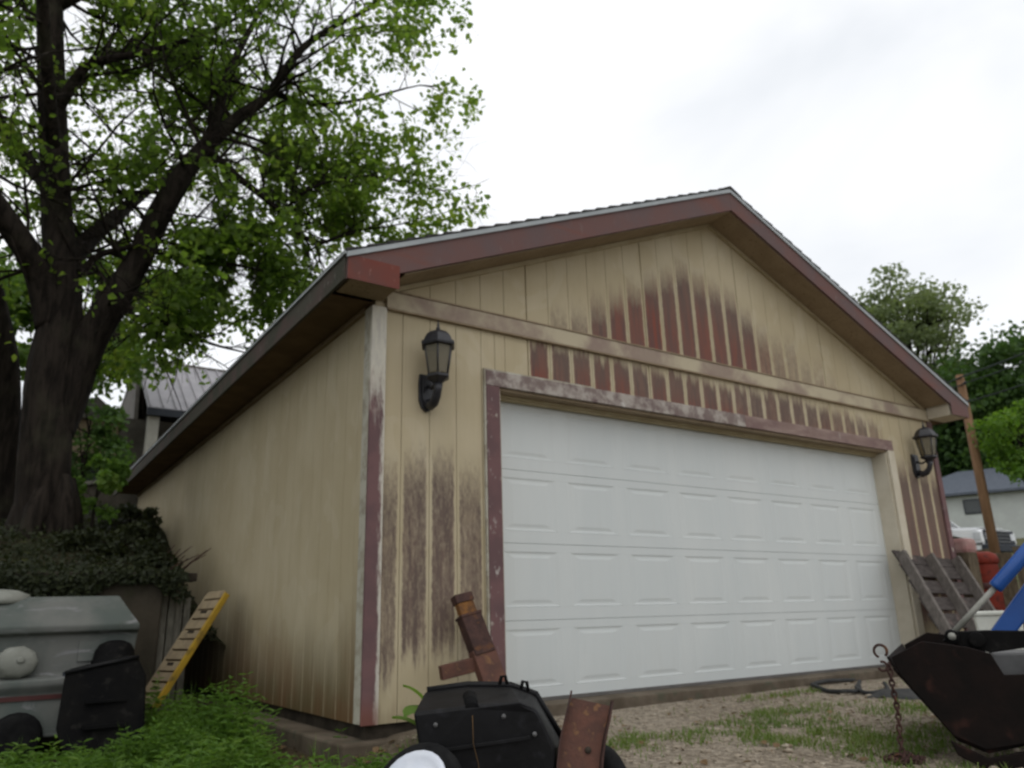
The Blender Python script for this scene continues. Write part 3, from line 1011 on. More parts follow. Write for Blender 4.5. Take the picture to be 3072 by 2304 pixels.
def make_lantern(x, z, label):
    """z = height of the backplate centre; lantern body stands 0.17 m off the wall"""
    t = thing('wall_lantern', label, 'lantern', (x, -0.008, z), 'carriage lanterns beside the garage door')
    o = Vector((x, -0.008, z))
    T = Matrix.Translation(o)
    # backplate: shield with rounded foot
    m = MB()
    prof = [(-0.055, 0.11), (0.055, 0.11), (0.062, 0.05), (0.06, -0.07), (0.04, -0.125), (0.0, -0.15), (-0.04, -0.125), (-0.06, -0.07), (-0.062, 0.05)]
    m.prism([o + Vector((a, -0.001, b)) for a, b in prof][::-1], (0, -0.022, 0))
    m.prism([o + Vector((a * 0.7, -0.0235, b * 0.8)) for a, b in prof][::-1], (0, -0.012, 0))
    m.build('backplate', M['black_metal'], t, 0.003)
    # S-shaped arm
    m = MB()
    pts = [(0, -0.03, -0.09), (0, -0.07, -0.115), (0, -0.115, -0.105), (0, -0.15, -0.07), (0, -0.165, -0.03), (0, -0.17, 0.01)]
    m.tube([o + Vector(p) for p in pts], [0.032, 0.034, 0.032, 0.028, 0.028, 0.032], 10)
    m.tube([o + Vector(p) for p in ((0, -0.03, 0.03), (0, -0.08, 0.0), (0, -0.13, 0.015), (0, -0.155, 0.04))], 0.011, 8)
    m.build('arm', M['black_metal'], t)
    c = Vector((x, -0.178, z))
    C = Matrix.Translation(c)
    # gallery under the glass
    m = MB()
    m.lathe([(0.012, 0.0), (0.03, 0.012), (0.05, 0.03), (0.075, 0.045), (0.082, 0.05), (0.082, 0.066), (0.07, 0.068)], 6, C, False)
    m.build('gallery', M['black_metal'], t)
    # tapering six-sided glass with bars at the corners
    zb, zt, rb_, rt = 0.068, 0.265, 0.070, 0.100
    lo, hi = hexring(rb_, zb), hexring(rt, zt)
    for k in range(6):
        p, q = Vector(lo[k]), Vector(lo[(k + 1) % 6])
        r, s = Vector(hi[(k + 1) % 6]), Vector(hi[k])
        cen = (p + q + r + s) / 4
        f = 0.93
        quad = [C @ (cen + (v_ - cen) * f) for v_ in (p, q, r, s)]
        m = MB()
        nrm = (quad[1] - quad[0]).cross(quad[3] - quad[0]).normalized()
        m.prism(quad, -nrm * 0.003)
        m.build('glass_pane', M['lamp_glass'], t)
    m = MB()
    for k in range(6):
        m.tube([C @ Vector(lo[k]), C @ Vector(hi[k])], 0.006, 6)
    m.build('frame', M['black_metal'], t)
    # candle sleeve inside
    m = MB()
    m.lathe([(0.014, 0.069), (0.014, 0.15), (0.006, 0.155), (0.012, 0.175), (0.013, 0.19), (0.004, 0.22)], 10, C)
    m.build('candle_sleeve', M['candle'], t)
    # domed six-sided cap with brim
    m = MB()
    m.lathe([(0.100, 0.262), (0.122, 0.264), (0.126, 0.276), (0.122, 0.292), (0.108, 0.296), (0.100, 0.318), (0.084, 0.346), (0.058, 0.368), (0.03, 0.38), (0.014, 0.384)], 6, C, False)
    m.build('cap', M['black_metal'], t)
    m = MB()
    m.lathe([(0.012, 0.383), (0.016, 0.396), (0.008, 0.408), (0.011, 0.418), (0.006, 0.43), (0.003, 0.458)], 8, C)
    m.build('finial', M['black_metal'], t)
    return t


make_lantern(0.385, 2.025, 'black carriage lantern on the tan wall between the left corner board and the white door')
make_lantern(6.36, 2.025, 'black carriage lantern on the worn purple striped wall right of the white door')


# ------------------------------------------------------------------ trees
def leaf_verts(p, d, n, s, w=0.5):
    """one lobed leaf: fan of 6 points, folded on its midrib"""
    d = d.normalized()
    sd = d.cross(n)
    if sd.length < 1e-4:
        sd = d.orthogonal()
    sd.normalize()
    n = sd.cross(d)
    return [p, p + d * s * 0.35 + sd * s * w + n * s * 0.10, p + d * s * 0.75 + sd * s * w * 0.62 + n * s * .05, p + d * s - n * s * 0.08,
            p + d * s * 0.75 - sd * s * w * 0.62 + n * s * .05, p + d * s * 0.35 - sd * s * w + n * s * 0.10]


LEAF_F = [(0, 1, 2, 3), (0, 3, 4, 5)]


def rnd_dir(rg):
    z = rg.uniform(-1, 1)
    a = rg.uniform(0, 2 * math.pi)
    r = math.sqrt(1 - z * z)
    return Vector((r * math.cos(a), r * math.sin(a), z))


TREE = {
 'stem': [(-1.46,5.00,1.30,0.37),(-1.47,5.00,1.5,0.325),(-1.49,5.00,1.76,0.30),(-1.55,5.00,2.50,0.275),(-1.60,5.00,3.27,0.265),(-1.59,5.02,3.82,0.25),(-1.63,5.05,4.39,0.215),(-1.79,5.15,5.28,0.185),(-2.03,5.35,6.91,0.18),(-2.23,5.50,8.34,0.17),(-2.45,5.70,9.93,0.14),(-2.57,5.80,11.82,0.10),(-2.88,5.90,13.85,0.05)],
 'left_limb': [(-1.66,5.0,3.75,0.17),(-1.76,5.00,4.12,0.17),(-1.94,4.90,4.48,0.15),(-2.31,4.70,4.88,0.13),(-2.74,4.50,5.33,0.11),(-3.19,4.30,6.04,0.08),(-3.62,4.20,6.90,0.05),(-3.9,4.1,8.0,0.02)],
 'right_limb': [(-1.50,5.00,2.6,0.2),(-1.41,5.00,3.0,0.2),(-1.29,4.95,3.63,0.185),(-1.12,4.90,4.10,0.165),(-0.90,4.80,4.70,0.14),(-0.76,4.75,5.26,0.135),(-0.53,4.65,5.92,0.125),(-0.30,4.60,6.36,0.105),(0.03,4.50,6.84,0.08),(0.32,4.45,7.20,0.065),(0.65,4.35,7.94,0.05),(1.00,4.30,8.44,0.04),(1.57,4.20,9.04,0.025),(2.17,4.10,9.94,0.015)],
 'up_limb': [(-0.36,4.62,6.23,0.08),(-0.19,4.80,6.94,0.07),(-0.08,5.00,7.69,0.06),(0.11,5.20,8.45,0.045),(0.37,5.40,9.38,0.035),(0.63,5.60,10.75,0.02)],
 'drop_limb': [(-0.28,4.6,6.26,0.05),(-0.02,4.50,6.00,0.048),(0.32,4.40,5.73,0.043),(0.62,4.30,5.48,0.038),(0.77,4.25,5.27,0.033),(1.06,4.20,5.16,0.026),(1.44,4.10,5.38,0.018),(1.85,4.00,5.51,0.01)],
 'arch_limb': [(0.61,4.30,5.49,0.03),(0.78,4.20,5.77,0.026),(1.16,4.10,6.05,0.022),(1.63,4.00,6.21,0.016),(2.13,3.90,6.21,0.01)],
 'side_limb': [(0.68,4.30,5.44,0.02),(0.43,4.30,5.29,0.018),(0.00,4.35,5.20,0.014),(-0.31,4.40,5.23,0.008)],
 'top_limb': [(-1.99,5.30,6.50,0.08),(-1.75,5.00,7.13,0.06),(-1.53,4.80,7.23,0.05),(-0.96,4.60,7.51,0.035),(-0.37,4.40,7.95,0.025),(0.08,4.20,8.38,0.015)],
 'low_limb': [(-1.15,4.92,4.05,0.05),(-0.8,4.75,4.05,0.035),(-0.45,4.6,3.85,0.025),(-0.1,4.5,3.7,0.018),(0.3,4.4,3.62,0.008)],
 'under_limb': [(-0.85,4.8,4.85,0.04),(-0.4,4.65,4.75,0.03),(0.1,4.5,4.75,0.02),(0.55,4.4,4.7,0.01)],
 'twig_limb': [(-1.46,4.95,4.44,0.05),(-1.31,4.80,4.65,0.04),(-0.98,4.70,4.81,0.03),(-0.57,4.60,5.06,0.015)],
 'branch_limb': [(0.36,4.44,7.32,0.04),(0.90,4.20,7.16,0.03),(1.46,4.00,7.33,0.022),(2.10,3.90,7.71,0.012)],
 'back_limb': [(-1.62,5.05,4.6,0.12),(-1.2,5.9,5.6,0.10),(-0.6,6.8,6.8,0.07),(0.2,7.4,8.0,0.045),(1.0,7.9,9.0,0.02)],
 'rear_limb': [(-1.8,5.2,5.5,0.11),(-2.4,6.2,6.6,0.09),(-3.0,7.0,8.0,0.06),(-3.6,7.6,9.2,0.03)],
 'high_limb': [(-2.2,5.5,8.2,0.09),(-1.3,5.2,9.2,0.07),(-0.3,4.9,10.2,0.05),(0.8,4.7,11.0,0.03),(1.8,4.5,11.6,0.015)],
 'upper_limb': [(-2.45,5.7,9.9,0.08),(-3.3,5.3,11.0,0.05),(-4.2,5.0,12.0,0.025)],
 'front_limb': [(-1.9,5.2,6.0,0.08),(-2.2,4.2,7.0,0.06),(-2.4,3.4,8.0,0.045),(-2.3,2.7,9.0,0.025)],
 'crown_limb': [(-2.5,5.75,10.6,0.08),(-1.8,6.2,11.8,0.05),(-0.9,6.6,12.8,0.025)],
}


def smooth_line(pts, n=4):
    out = []
    P = [Vector(p[:3]) for p in pts]
    r = [p[3] for p in pts]
    for i in range(len(P) - 1):
        p0, p1, p2, p3 = P[max(i - 1, 0)], P[i], P[i + 1], P[min(i + 2, len(P) - 1)]
        for k in range(n):
            t = k / n
            q = 0.5 * ((2 * p1) + (-p0 + p2) * t + (2 * p0 - 5 * p1 + 4 * p2 - p3) * t * t + (-p0 + 3 * p1 - 3 * p2 + p3) * t ** 3)
            out.append((q, r[i] + (r[i + 1] - r[i]) * t))
    out.append((P[-1], r[-1]))
    return out


def in_crown(p):
    # envelope of the crown: thins out to the right over the roof and does not hang low there
    d = (p - Vector((-1.6, 5.4, 8.6)))
    e = (d.x / (5.5 if d.x > 0 else 5.0)) ** 2 + (d.y / 4.2) ** 2 + (d.z / (5.6 if d.z < 0 else 6.0)) ** 2
    if e > 1.0 + 0.25 * noise.noise(p * 0.9):
        return False
    low = 2.95 + 0.80 * max(0.0, p.x + 0.35) + 0.5 * max(0, -1.2 - p.x)
    return p.z > low + 0.4 * noise.noise(p * 1.4)


def maple_tree():
    t = thing('maple_tree', 'large dark trunked tree with forked limbs standing on the bank left of the garage', 'tree', (-1.43, 5.0, 1.3))
    rg = random.Random(5)
    lines = {k: smooth_line(v) for k, v in TREE.items()}
    m = MB()
    st = lines['stem']
    st = smooth_line([(p.x, p.y, p.z, r * 0.86) for p, r in st], 4)
    m.tube([p for p, r in st], [r for p, r in st], 56, True, 0.10, 1)
    for i, v in enumerate(m.v):
        c = st[min(i // 56, len(st) - 1)][0]
        a = 2 * math.pi * (i % 56) / 56
        rid = abs(noise.noise(Vector((math.cos(a) * 5.5, math.sin(a) * 5.5, v[2] * 1.5)))) + 0.5 * abs(noise.noise(Vector((math.cos(a) * 12, math.sin(a) * 12, v[2] * 4))))
        k = 1.0 + 0.10 * (rid - 0.3)
        m.v[i] = (c.x + (v[0] - c.x) * k, c.y + (v[1] - c.y) * k, v[2])
    # root flare
    for a, ln in ((0.3, .42), (1.9, .4), (3.0, .5), (4.2, .42), (5.3, .4)):
        d = Vector((math.cos(a), math.sin(a), 0))
        b = Vector((-1.44, 5.0, 0))
        m.tube([b + d * 0.12 + Vector((0, 0, 2.1)), b + d * 0.2 + Vector((0, 0, 1.75)), b + d * 0.30 + Vector((0, 0, 1.45)), b + d * ln + Vector((0, 0, 1.22))], [0.10, 0.13, 0.10, 0.04], 8, True, 0.1)
    m.build('trunk', M['bark'], t)
    for k, ln in lines.items():
        if k == 'stem':
            continue
        m = MB()
        m.tube([p for p, r in ln], [r for p, r in ln], 10 if ln[0][1] > 0.06 else 7, True, 0.12, hash(len(k)) % 7)
        m.build('limb', M['bark'], t)
    # branches and twigs grown from the limbs
    tw = MB()
    lf = MB()
    nleaf = [0]

    # leaves sit on the outer twigs: the inside of the crown, along the big limbs, stays open
    bare = [(p, 0.34 if k == 'stem' else 0.22) for k in ('stem', 'right_limb', 'left_limb', 'drop_limb', 'arch_limb') for p, r in lines[k] if r > 0.02]

    def leaves_at(p, d, cnt, spread):
        for _ in range(cnt):
            q = p + rnd_dir(rg) * spread * rg.random()
            if not in_crown(q):
                continue
            if q.y < 5.3 and rg.random() < 0.84 and any(abs(q.x - b.x) < w and abs(q.z - b.z) < w for b, w in bare):
                continue
            if q.z < 7.0 and q.x < 0.4 and noise.noise(q * 1.3) < 0.02:
                continue
            dd = (d * 0.5 + rnd_dir(rg) + Vector((0, 0, -0.35))).normalized()
            nn = (Vector((0, 0, 1)) + rnd_dir(rg) * 0.9).normalized()
            lf.add(leaf_verts(q, dd, nn, rg.uniform(0.045, 0.115), rg.uniform(0.30, 0.48)), LEAF_F)
            nleaf[0] += 1

    def grow(p, d, length, r, depth):
        n = 5
        pts, rad = [p.copy()], [r]
        for i in range(n):
            d = (d + rnd_dir(rg) * 0.22 + Vector((0, 0, 0.05 if depth == 0 else -0.05))).normalized()
            p = p + d * (length / n)
            pts.append(p.copy())
            rad.append(r * (1 - 0.8 * (i + 1) / n))
            if depth < 2 and rg.random() < (0.95 if depth == 0 else 0.85):
                sd = (d * 0.6 + rnd_dir(rg) * 0.9).normalized()
                grow(p, sd, length * rg.uniform(0.4, 0.62), rad[-1] * 0.65 + 0.001, depth + 1)
            if depth >= 1 and i >= 1:
                dens = noise.noise(p * 0.75 + Vector((3, 1, 7)))
                if dens > -0.22:
                    leaves_at(p, d, int(rg.uniform(3.0, 6.3) * (0.9 + dens * 1.7) * (0.5 if p.y < 4.1 else (0.75 if p.x < 0.3 and p.z < 7.5 else 1.0))), 0.17)
        if in_crown(pts[2]):
            tw.tube(pts, rad, 4, False)

    for k, ln in lines.items():
        tot = len(ln)
        for i, (p, r) in enumerate(ln):
            f = i / tot
            if k == 'stem' and p.z < 5.0:
                continue
            if k in ('low_limb', 'under_limb'):
                for _ in range(1):
                    grow(p, (Vector((0.5, -0.2, -0.25)) + rnd_dir(rg)).normalized(), rg.uniform(0.5, 0.9), 0.008, 1)
            if k in ('left_limb', 'right_limb') and f < 0.28:
                continue
            if r > 0.2:
                continue
            nx = ln[min(i + 1, tot - 1)][0]
            tg = (nx - p).normalized() if i < tot - 1 else (p - ln[i - 1][0]).normalized()
            big = r > 0.06
            for _ in range(1 if not big else 1):
                if rg.random() < 0.80:
                    d = (tg * 0.35 + rnd_dir(rg)).normalized()
                    grow(p, d, rg.uniform(1.2, 2.2) * (1.0 if big else 0.72), min(r * 0.5, 0.028), 0)
        p, r = ln[-1]
        grow(p, (p - ln[-2][0]).normalized(), 1.3, 0.012, 0)
    kind(tw.build('twigs', M['bark'], t), 'stuff')
    kind(lf.build('crown', M['leaf'], t), 'stuff')
    return nleaf[0]


NLEAF = maple_tree()


def back_tree(name, label, base, height, crown, mat, leaf, count, seed, trunk_r=0.25, group=None, cat='tree', clumps=26, fill=1.0):
    """crown: (cx, cy, cz, rx, ry, rz) relative to base"""
    rg = random.Random(seed)
    b = Vector(base)
    t = thing(name, label, cat, base, group)
    cx, cy, cz, rx, ry, rz = crown
    c0 = b + Vector((cx, cy, cz))
    m = MB()
    top = c0 + Vector((0, 0, rz * 0.6))
    pts = [b + Vector((0, 0, -0.3))] + [b + (top - b) * f + Vector((rg.uniform(-.1, .1), rg.uniform(-.1, .1), 0)) * height * 0.08 for f in (0.2, 0.4, 0.6, 0.8, 1.0)]
    m.tube(pts, [trunk_r * s for s in (1.25, 1.0, .85, .65, .4, .15)], 8, True, 0.1)
    cl = []
    for i in range(clumps):
        d = rnd_dir(rg)
        f = rg.uniform(0.45, 1.0)
        q = c0 + Vector((d.x * rx * f, d.y * ry * f, d.z * rz * f))
        cl.append((q, rg.uniform(0.22, 0.42) * (rx + rz) / 2))
        a = pts[rg.randint(2, 4)]
        m.tube([a, (a + q) / 2 + Vector((0, 0, .1)) * rz, q], [trunk_r * .35, trunk_r * .2, trunk_r * .06], 5, False)
    m.build('trunk', M['bark'], t)
    lf = MB()
    per = count // clumps
    for q, r in cl:
        for _ in range(int(per * rg.uniform(0.5, 1.5))):
            d = rnd_dir(rg)
            p = q + Vector((d.x, d.y, d.z * 0.62)) * r * (rg.random() ** 0.45) * fill
            dd = (rnd_dir(rg) + Vector((0, 0, -.3))).normalized()
            lf.add(leaf_verts(p, dd, (Vector((0, 0, 1)) + rnd_dir(rg)).normalized(), leaf * rg.uniform(.6, 1.3), 0.4), LEAF_F)
    kind(lf.build('crown', mat, t), 'stuff')
    return t


# right of the garage
back_tree('elm_tree', 'tall grey green tree rising behind the right roof slope', (48.0, 20.6, 4.5), 18, (-1.3, 0.8, 13.2, 4.3, 5.0, 4.4), M['leaf_grey'], 0.25, 10500, 21, 0.4, clumps=60)
back_tree('broadleaf_tree', 'dark green tree behind the utility pole and the pale house', (46.8, 15.8, 4.4), 11, (-0.6, 0.1, 6.2, 4.2, 3.6, 5.4), M['leaf_dark'], 0.30, 22000, 22, 0.3, clumps=64)
back_tree('broadleaf_tree', 'deep green tree between the garage eave end and the pole', (45.5, 20.0, 4.4), 8, (-0.3, -0.3, 4.6, 3.4, 3.2, 3.8), M['leaf_dark'], 0.28, 13000, 23, 0.28, clumps=40)
back_tree('broadleaf_tree', 'tall deep green tree at the right edge above the pale house roof', (49.5, 10.6, 4.6), 10, (-0.6, 0.2, 5.6, 3.8, 3.4, 5.0), M['leaf_dark'], 0.30, 14000, 25, 0.28, clumps=44)
back_tree('broadleaf_tree', 'bright yellow green tree at the right edge beside the utility pole', (16.75, 2.85, 1.0), 4, (-0.10, 0.15, 2.95, 0.85, 0.85, 1.05), M['leaf_bright'], 0.085, 5200, 24, 0.07, clumps=34)
# up the hill at the left
back_tree('broadleaf_tree', 'added unseen green tree shading the garage side wall from the left', (-8.2, 1.6, -0.2), 8, (0.6, 0, 5.2, 3.6, 4.2, 3.2), M['leaf'], 0.14, 9000, 35, 0.28, clumps=44)  # out of view, added to shade the left wall
back_tree('hillside_tree', 'pale green tree on the hill seen left of the big dark trunk', (-4.6, 14.5, 3.0), 7, (0.6, 0, 3.6, 2.4, 2.0, 2.6), M['leaf_pale'], 0.17, 6000, 31, 0.2)
back_tree('hillside_tree', 'light green tree between the forked dark trunk and the hill house', (-1.0, 15.0, 3.1), 8, (0.6, 0, 4.6, 1.9, 1.8, 2.4), M['leaf_pale'], 0.17, 5500, 32, 0.18)
back_tree('hillside_bush', 'leafy green bush in front of the tan end of the hill house', (-0.5, 13.6, 2.8), 2.4, (0.05, 0, 1.5, 0.75, 0.7, 1.0), M['leaf_dark'], 0.11, 1800, 33, 0.06, cat='bush', clumps=16)
t2 = thing('slender_tree', 'slender dark tree at the left edge behind the big forked trunk', 'tree', (-1.75, 6.5, 1.5))
m = MB()
ln = smooth_line([(-1.70, 6.5, 1.3, .24), (-1.75, 6.5, 1.7, .21), (-1.88, 6.5, 2.49, .19), (-2.05, 6.5, 3.63, .17), (-2.27, 6.55, 4.5, .14), (-2.75, 6.6, 6.0, .10), (-3.3, 6.7, 7.6, .05)])
m.tube([p for p, r in ln], [r for p, r in ln], 12, True, 0.15)
m.build('trunk', M['bark'], t2)
m = MB()
rg = random.Random(77)
for i in range(2600):
    q = Vector((-3.2, 6.7, 6.6)) + Vector((rg.gauss(0, .75), rg.gauss(0, .8), rg.gauss(0, 1.0)))
    if noise.noise(q * 1.1) > -0.05:
        m.add(leaf_verts(q, rnd_dir(rg) + Vector((0, 0, -.3)), Vector((0, 0, 1)) + rnd_dir(rg), rg.uniform(.06, .11), .42), LEAF_F)
kind(m.build('crown', M['leaf'], t2), 'stuff')
# bushes on the bank
back_tree('shrub', 'dull dark shrub against the rear of the garage side wall', (-0.45, 6.2, 1.6), 1.0, (0.0, 0, 0.12, 0.34, 0.8, 0.30), M['leaf_shrub'], 0.05, 2600, 41, 0.03, 'shrubs on the bank', 'shrub', 22)
back_tree('shrub', 'greyish low shrub spreading over the bank right of the trunk foot', (-0.85, 4.3, 1.05), 1.0, (0.05, 0, 0.20, 0.65, 0.55, 0.28), M['leaf_shrub'], 0.045, 5200, 42, 0.02, 'shrubs on the bank', 'shrub', 24)
back_tree('shrub', 'small bright green shrub rooted at the right foot of the trunk', (-0.98, 5.3, 1.6), 0.8, (0.0, 0, 0.55, 0.28, 0.3, 0.45), M['weed'], 0.07, 900, 43, 0.015, 'shrubs on the bank', 'shrub', 12)
back_tree('shrub', 'dark shrub with dead sticks beside the pale boards at the wall', (-0.62, 3.7, 0.85), 0.9, (0.0, 0, 0.16, 0.28, 0.45, 0.24), M['leaf_shrub'], 0.042, 2200, 44, 0.015, 'shrubs on the bank', 'shrub', 14)
# dead sticks
rg = random.Random(3)
m = MB()
for i in range(9):
    p = Vector((-0.45 + rg.uniform(-.1, .1), 3.9 + rg.uniform(-.25, .3), 1.0))
    d = Vector((rg.uniform(0.1, .35), rg.uniform(-.3, .1), rg.uniform(0.15, .38)))
    m.tube([p, p + d * .5 + Vector((0, 0, .02)), p + d], [0.009, 0.007, 0.004], 5)
tag(m.build('dead_branch', M['rust_dark']), 'bundle of dead brown sticks poking against the garage side wall', 'branch')

# ivy and leaf litter over the bank (uncountable ground cover)
m = MB()
rg = random.Random(9)
for i in range(15000):
    x, y = rg.uniform(-3.6, -0.1), 3.0 + 6.0 * rg.random() ** 1.3
    if noise.noise(Vector((x * 1.1, y * 1.1, 8))) < -0.25:
        continue
    p = Vector((x, y, bank_z(x, y) + rg.uniform(0.0, 0.10)))
    m.add(leaf_verts(p, (rnd_dir(rg) + Vector((0, -.3, .1))).normalized(), (Vector((0, -.4, 1)) + rnd_dir(rg) * .6).normalized(), rg.uniform(.025, .055), .40), LEAF_F)
for i in range(5200):
    x = rg.uniform(-3.4, -0.45)
    dep = rg.random() ** 1.6 * (0.10 + 0.30 * max(0, noise.noise(Vector((x * 1.7, 0, 5))) + 0.35))
    p = Vector((x, 2.84 - rg.random() * 0.05 + (0.25 * rg.random() if dep < .05 else 0), 1.02 - dep))
    m.add(leaf_verts(p, (rnd_dir(rg) + Vector((0, -.4, -.6))).normalized(), (Vector((0, -1, .5)) + rnd_dir(rg) * .6).normalized(), rg.uniform(.025, .055), .40), LEAF_F)
kind(m.build('bank_ground_cover', M['leaf_shrub']), 'stuff')

# ------------------------------------------------------------------ terrace wall and hill house
tw = thing('terrace_wall', 'dark stone terrace wall with a pale cap below the hill house', 'wall', (-0.7, 10.6, 2.2))
d = (Vector((0.3, 9.0, 0)) - Vector((-2.4, 13.6, 0))).normalized()
mat = Matrix.Translation((-2.4, 13.6, 0)) @ Matrix.Rotation(math.atan2(d.y, d.x), 4, 'Z')
m = MB()
m.box((0, 0, 1.2), (5.1, 0.3, 2.9), mat)
m.build('wall', M['retaining'], tw)
m = MB()
m.box((-.05, -0.06, 2.905), (5.15, 0.36, 2.97), mat)
m.build('cap_stone', M['pale_board'], tw, 0.01)

house = thing('hill_house', 'grey house with a pale metal porch roof on the hill behind the big tree', 'house', (3.5, 19, 3.3))
m = MB()
m.box((0.55, 18.2, 3.0), (8.5, 24.5, 6.0))
m.build('wall', M['house_wall'], house)
m = MB()
m.prism([(0.95, 15.8, 5.70), (0.95, 18.7, 7.75), (0.95, 18.7, 7.83), (0.95, 15.8, 5.78)], (7.6, 0, 0))
pr = m.build('roof', M['metal_roof'], house)
m = MB()
for i in range(26):
    x = 1.0 + i * 0.3
    m.beam((x, 15.82, 5.81), (x, 18.68, 7.845), 0.03, 0.04)
m.build('roof_seams', M['metal_roof'], pr)
m = MB()
m.box((0.93, 15.74, 5.56), (8.6, 15.80, 5.74))
m.build('fascia', M['bin_dark'], pr)
m = MB()
m.prism([(0.95, 18.71, 7.83), (0.95, 24.5, 5.9), (0.95, 24.5, 5.98), (0.95, 18.71, 7.91)], (7.6, 0, 0))
m.prism([(0.97, 18.75, 7.8), (0.97, 18.25, 6.02), (0.97, 24.4, 6.02)], (0.1, 0, 0))
m.build('roof', M['house_wall'], house)
for x, w in ((1.12, 0.26), (1.85, 0.18), (4.2, 0.2), (6.5, 0.2)):
    m = MB()
    m.box((x - w / 2, 15.9, 3.1), (x + w / 2, 16.1, 5.56))
    m.build('porch_post', M['post_white'], house)
m = MB()
m.box((0.9, 15.75, 2.95), (8.6, 18.2, 3.3))
m.build('porch_floor', M['grey_board'], house)
m = MB()
m.box((1.9, 18.12, 3.3), (2.8, 18.19, 5.3))
m.build('door', M['bin_dark'], house)
m = MB()
m.box((-0.75, 17.0, 2.9), (0.5, 23.0, 5.55))
wing = m.build('side_wing', M['house_tan'], house)
m = MB()
m.box((-0.25, 16.93, 3.6), (0.3, 16.99, 4.6))
wd = m.build('window', M['post_white'], house)
m = MB()
m.box((-0.19, 16.915, 3.68), (0.24, 16.929, 4.52))
m.build('pane', M['window_glass'], wd)
m = MB()
m.prism([(-0.9, 16.8, 5.56), (-0.1, 16.8, 6.15), (0.65, 16.8, 5.56)], (0, 6.4, 0))
m.build('roof', M['house_wall'], house)

# ------------------------------------------------------------------ right background: shed, long white building, pole, cables, truck
shed = thing('pale_house', 'pale single storey house with a slate grey hip roof behind the white pickup', 'house', (39.0, 15.0, 3.4))
ax = Vector((0.41, -0.912, 0))           # along the facade, to the right as seen from the drive
ay = Vector((0.912, 0.41, 0))
So = Vector((37.2, 18.1, 0))


def fl(o, a, b, z):
    return Vector(o) + ax * a + ay * b + Vector((0, 0, z))


m = MB()
m.prism([fl(So, 0, 0, 2.6), fl(So, 12, 0, 2.6), fl(So, 12, 7, 2.6), fl(So, 0, 7, 2.6)], (0, 0, 3.3))
m.build('wall', M['shed_wall'], shed)
m = MB()
m.add([fl(So, -.4, -.4, 5.9), fl(So, 12.4, -.4, 5.9), fl(So, 12.4, 7.4, 5.9), fl(So, -.4, 7.4, 5.9), fl(So, 3.1, 3.5, 7.5), fl(So, 8.9, 3.5, 7.5),
       fl(So, -.4, -.4, 5.78), fl(So, 12.4, -.4, 5.78), fl(So, 12.4, 7.4, 5.78), fl(So, -.4, 7.4, 5.78)],
      [(0, 1, 5, 4), (1, 2, 5), (2, 3, 4, 5), (3, 0, 4), (0, 6, 7, 1), (1, 7, 8, 2), (2, 8, 9, 3), (3, 9, 6, 0), (9, 8, 7, 6)])
m.build('roof', M['shed_roof'], shed)
for a_ in (3.2, 7.2):
    m = MB()
    m.prism([fl(So, a_, -.05, 4.85), fl(So, a_ + .76, -.05, 4.85), fl(So, a_ + .76, -.001, 4.85), fl(So, a_, -.001, 4.85)], (0, 0, 0.72))
    w_ = m.build('window', M['bin_dark'], shed)
    m = MB()
    m.prism([fl(So, a_ + .06, -.07, 4.91), fl(So, a_ + .70, -.07, 4.91), fl(So, a_ + .70, -.055, 4.91), fl(So, a_ + .06, -.055, 4.91)], (0, 0, 0.6))
    m.build('pane', M['window_glass'], w_)

pole = thing('utility_pole', 'orange brown wooden utility pole rising behind the garage eave end', 'pole', (16.22, 3.885, 1.1))
m = MB()
m.tube([(16.22, 3.885, 0.9), (16.22, 3.885, 3.0), (16.22, 3.885, 5.62)], [0.105, 0.10, 0.085], 12)
m.build('post', M['pole'], pole)
m = MB()
m.tube([(16.14, 3.80, 5.38), (16.05, 3.70, 5.38)], 0.03, 6)
m.tube([(16.14, 3.80, 4.95), (16.05, 3.70, 4.95)], 0.03, 6)
m.build('insulator', M['bin_dark'], pole)
for i, (z0, z1, lab) in enumerate(((5.55, 6.35, 'topmost dark cable running right from the pole top'), (5.38, 6.10, 'middle dark cable running right below the topmost one'), (4.95, 5.45, 'lowest dark cable running right from the pole side'))):
    m = MB()
    a, b = Vector((16.14, 3.8, z0)), Vector((15.8, -4.5, z1 + 0.9))
    a2 = Vector((14.5, 11.0, z0 - 0.9 + 0.1 * i))
    pts = [a.lerp(b, f) - Vector((0, 0, 0.5 * f * (1 - f) * 4 * 0.5)) for f in span(0, 1, 12)]
    pts2 = [a.lerp(a2, f) - Vector((0, 0, 0.25 * f * (1 - f) * 4)) for f in span(0, 1, 8)]
    m.tube(pts2[::-1] + pts[1:], 0.013 if i else 0.018, 6)
    tag(m.build('power_cable', M['cable']), lab, 'cable', 'overhead cables at the pole')


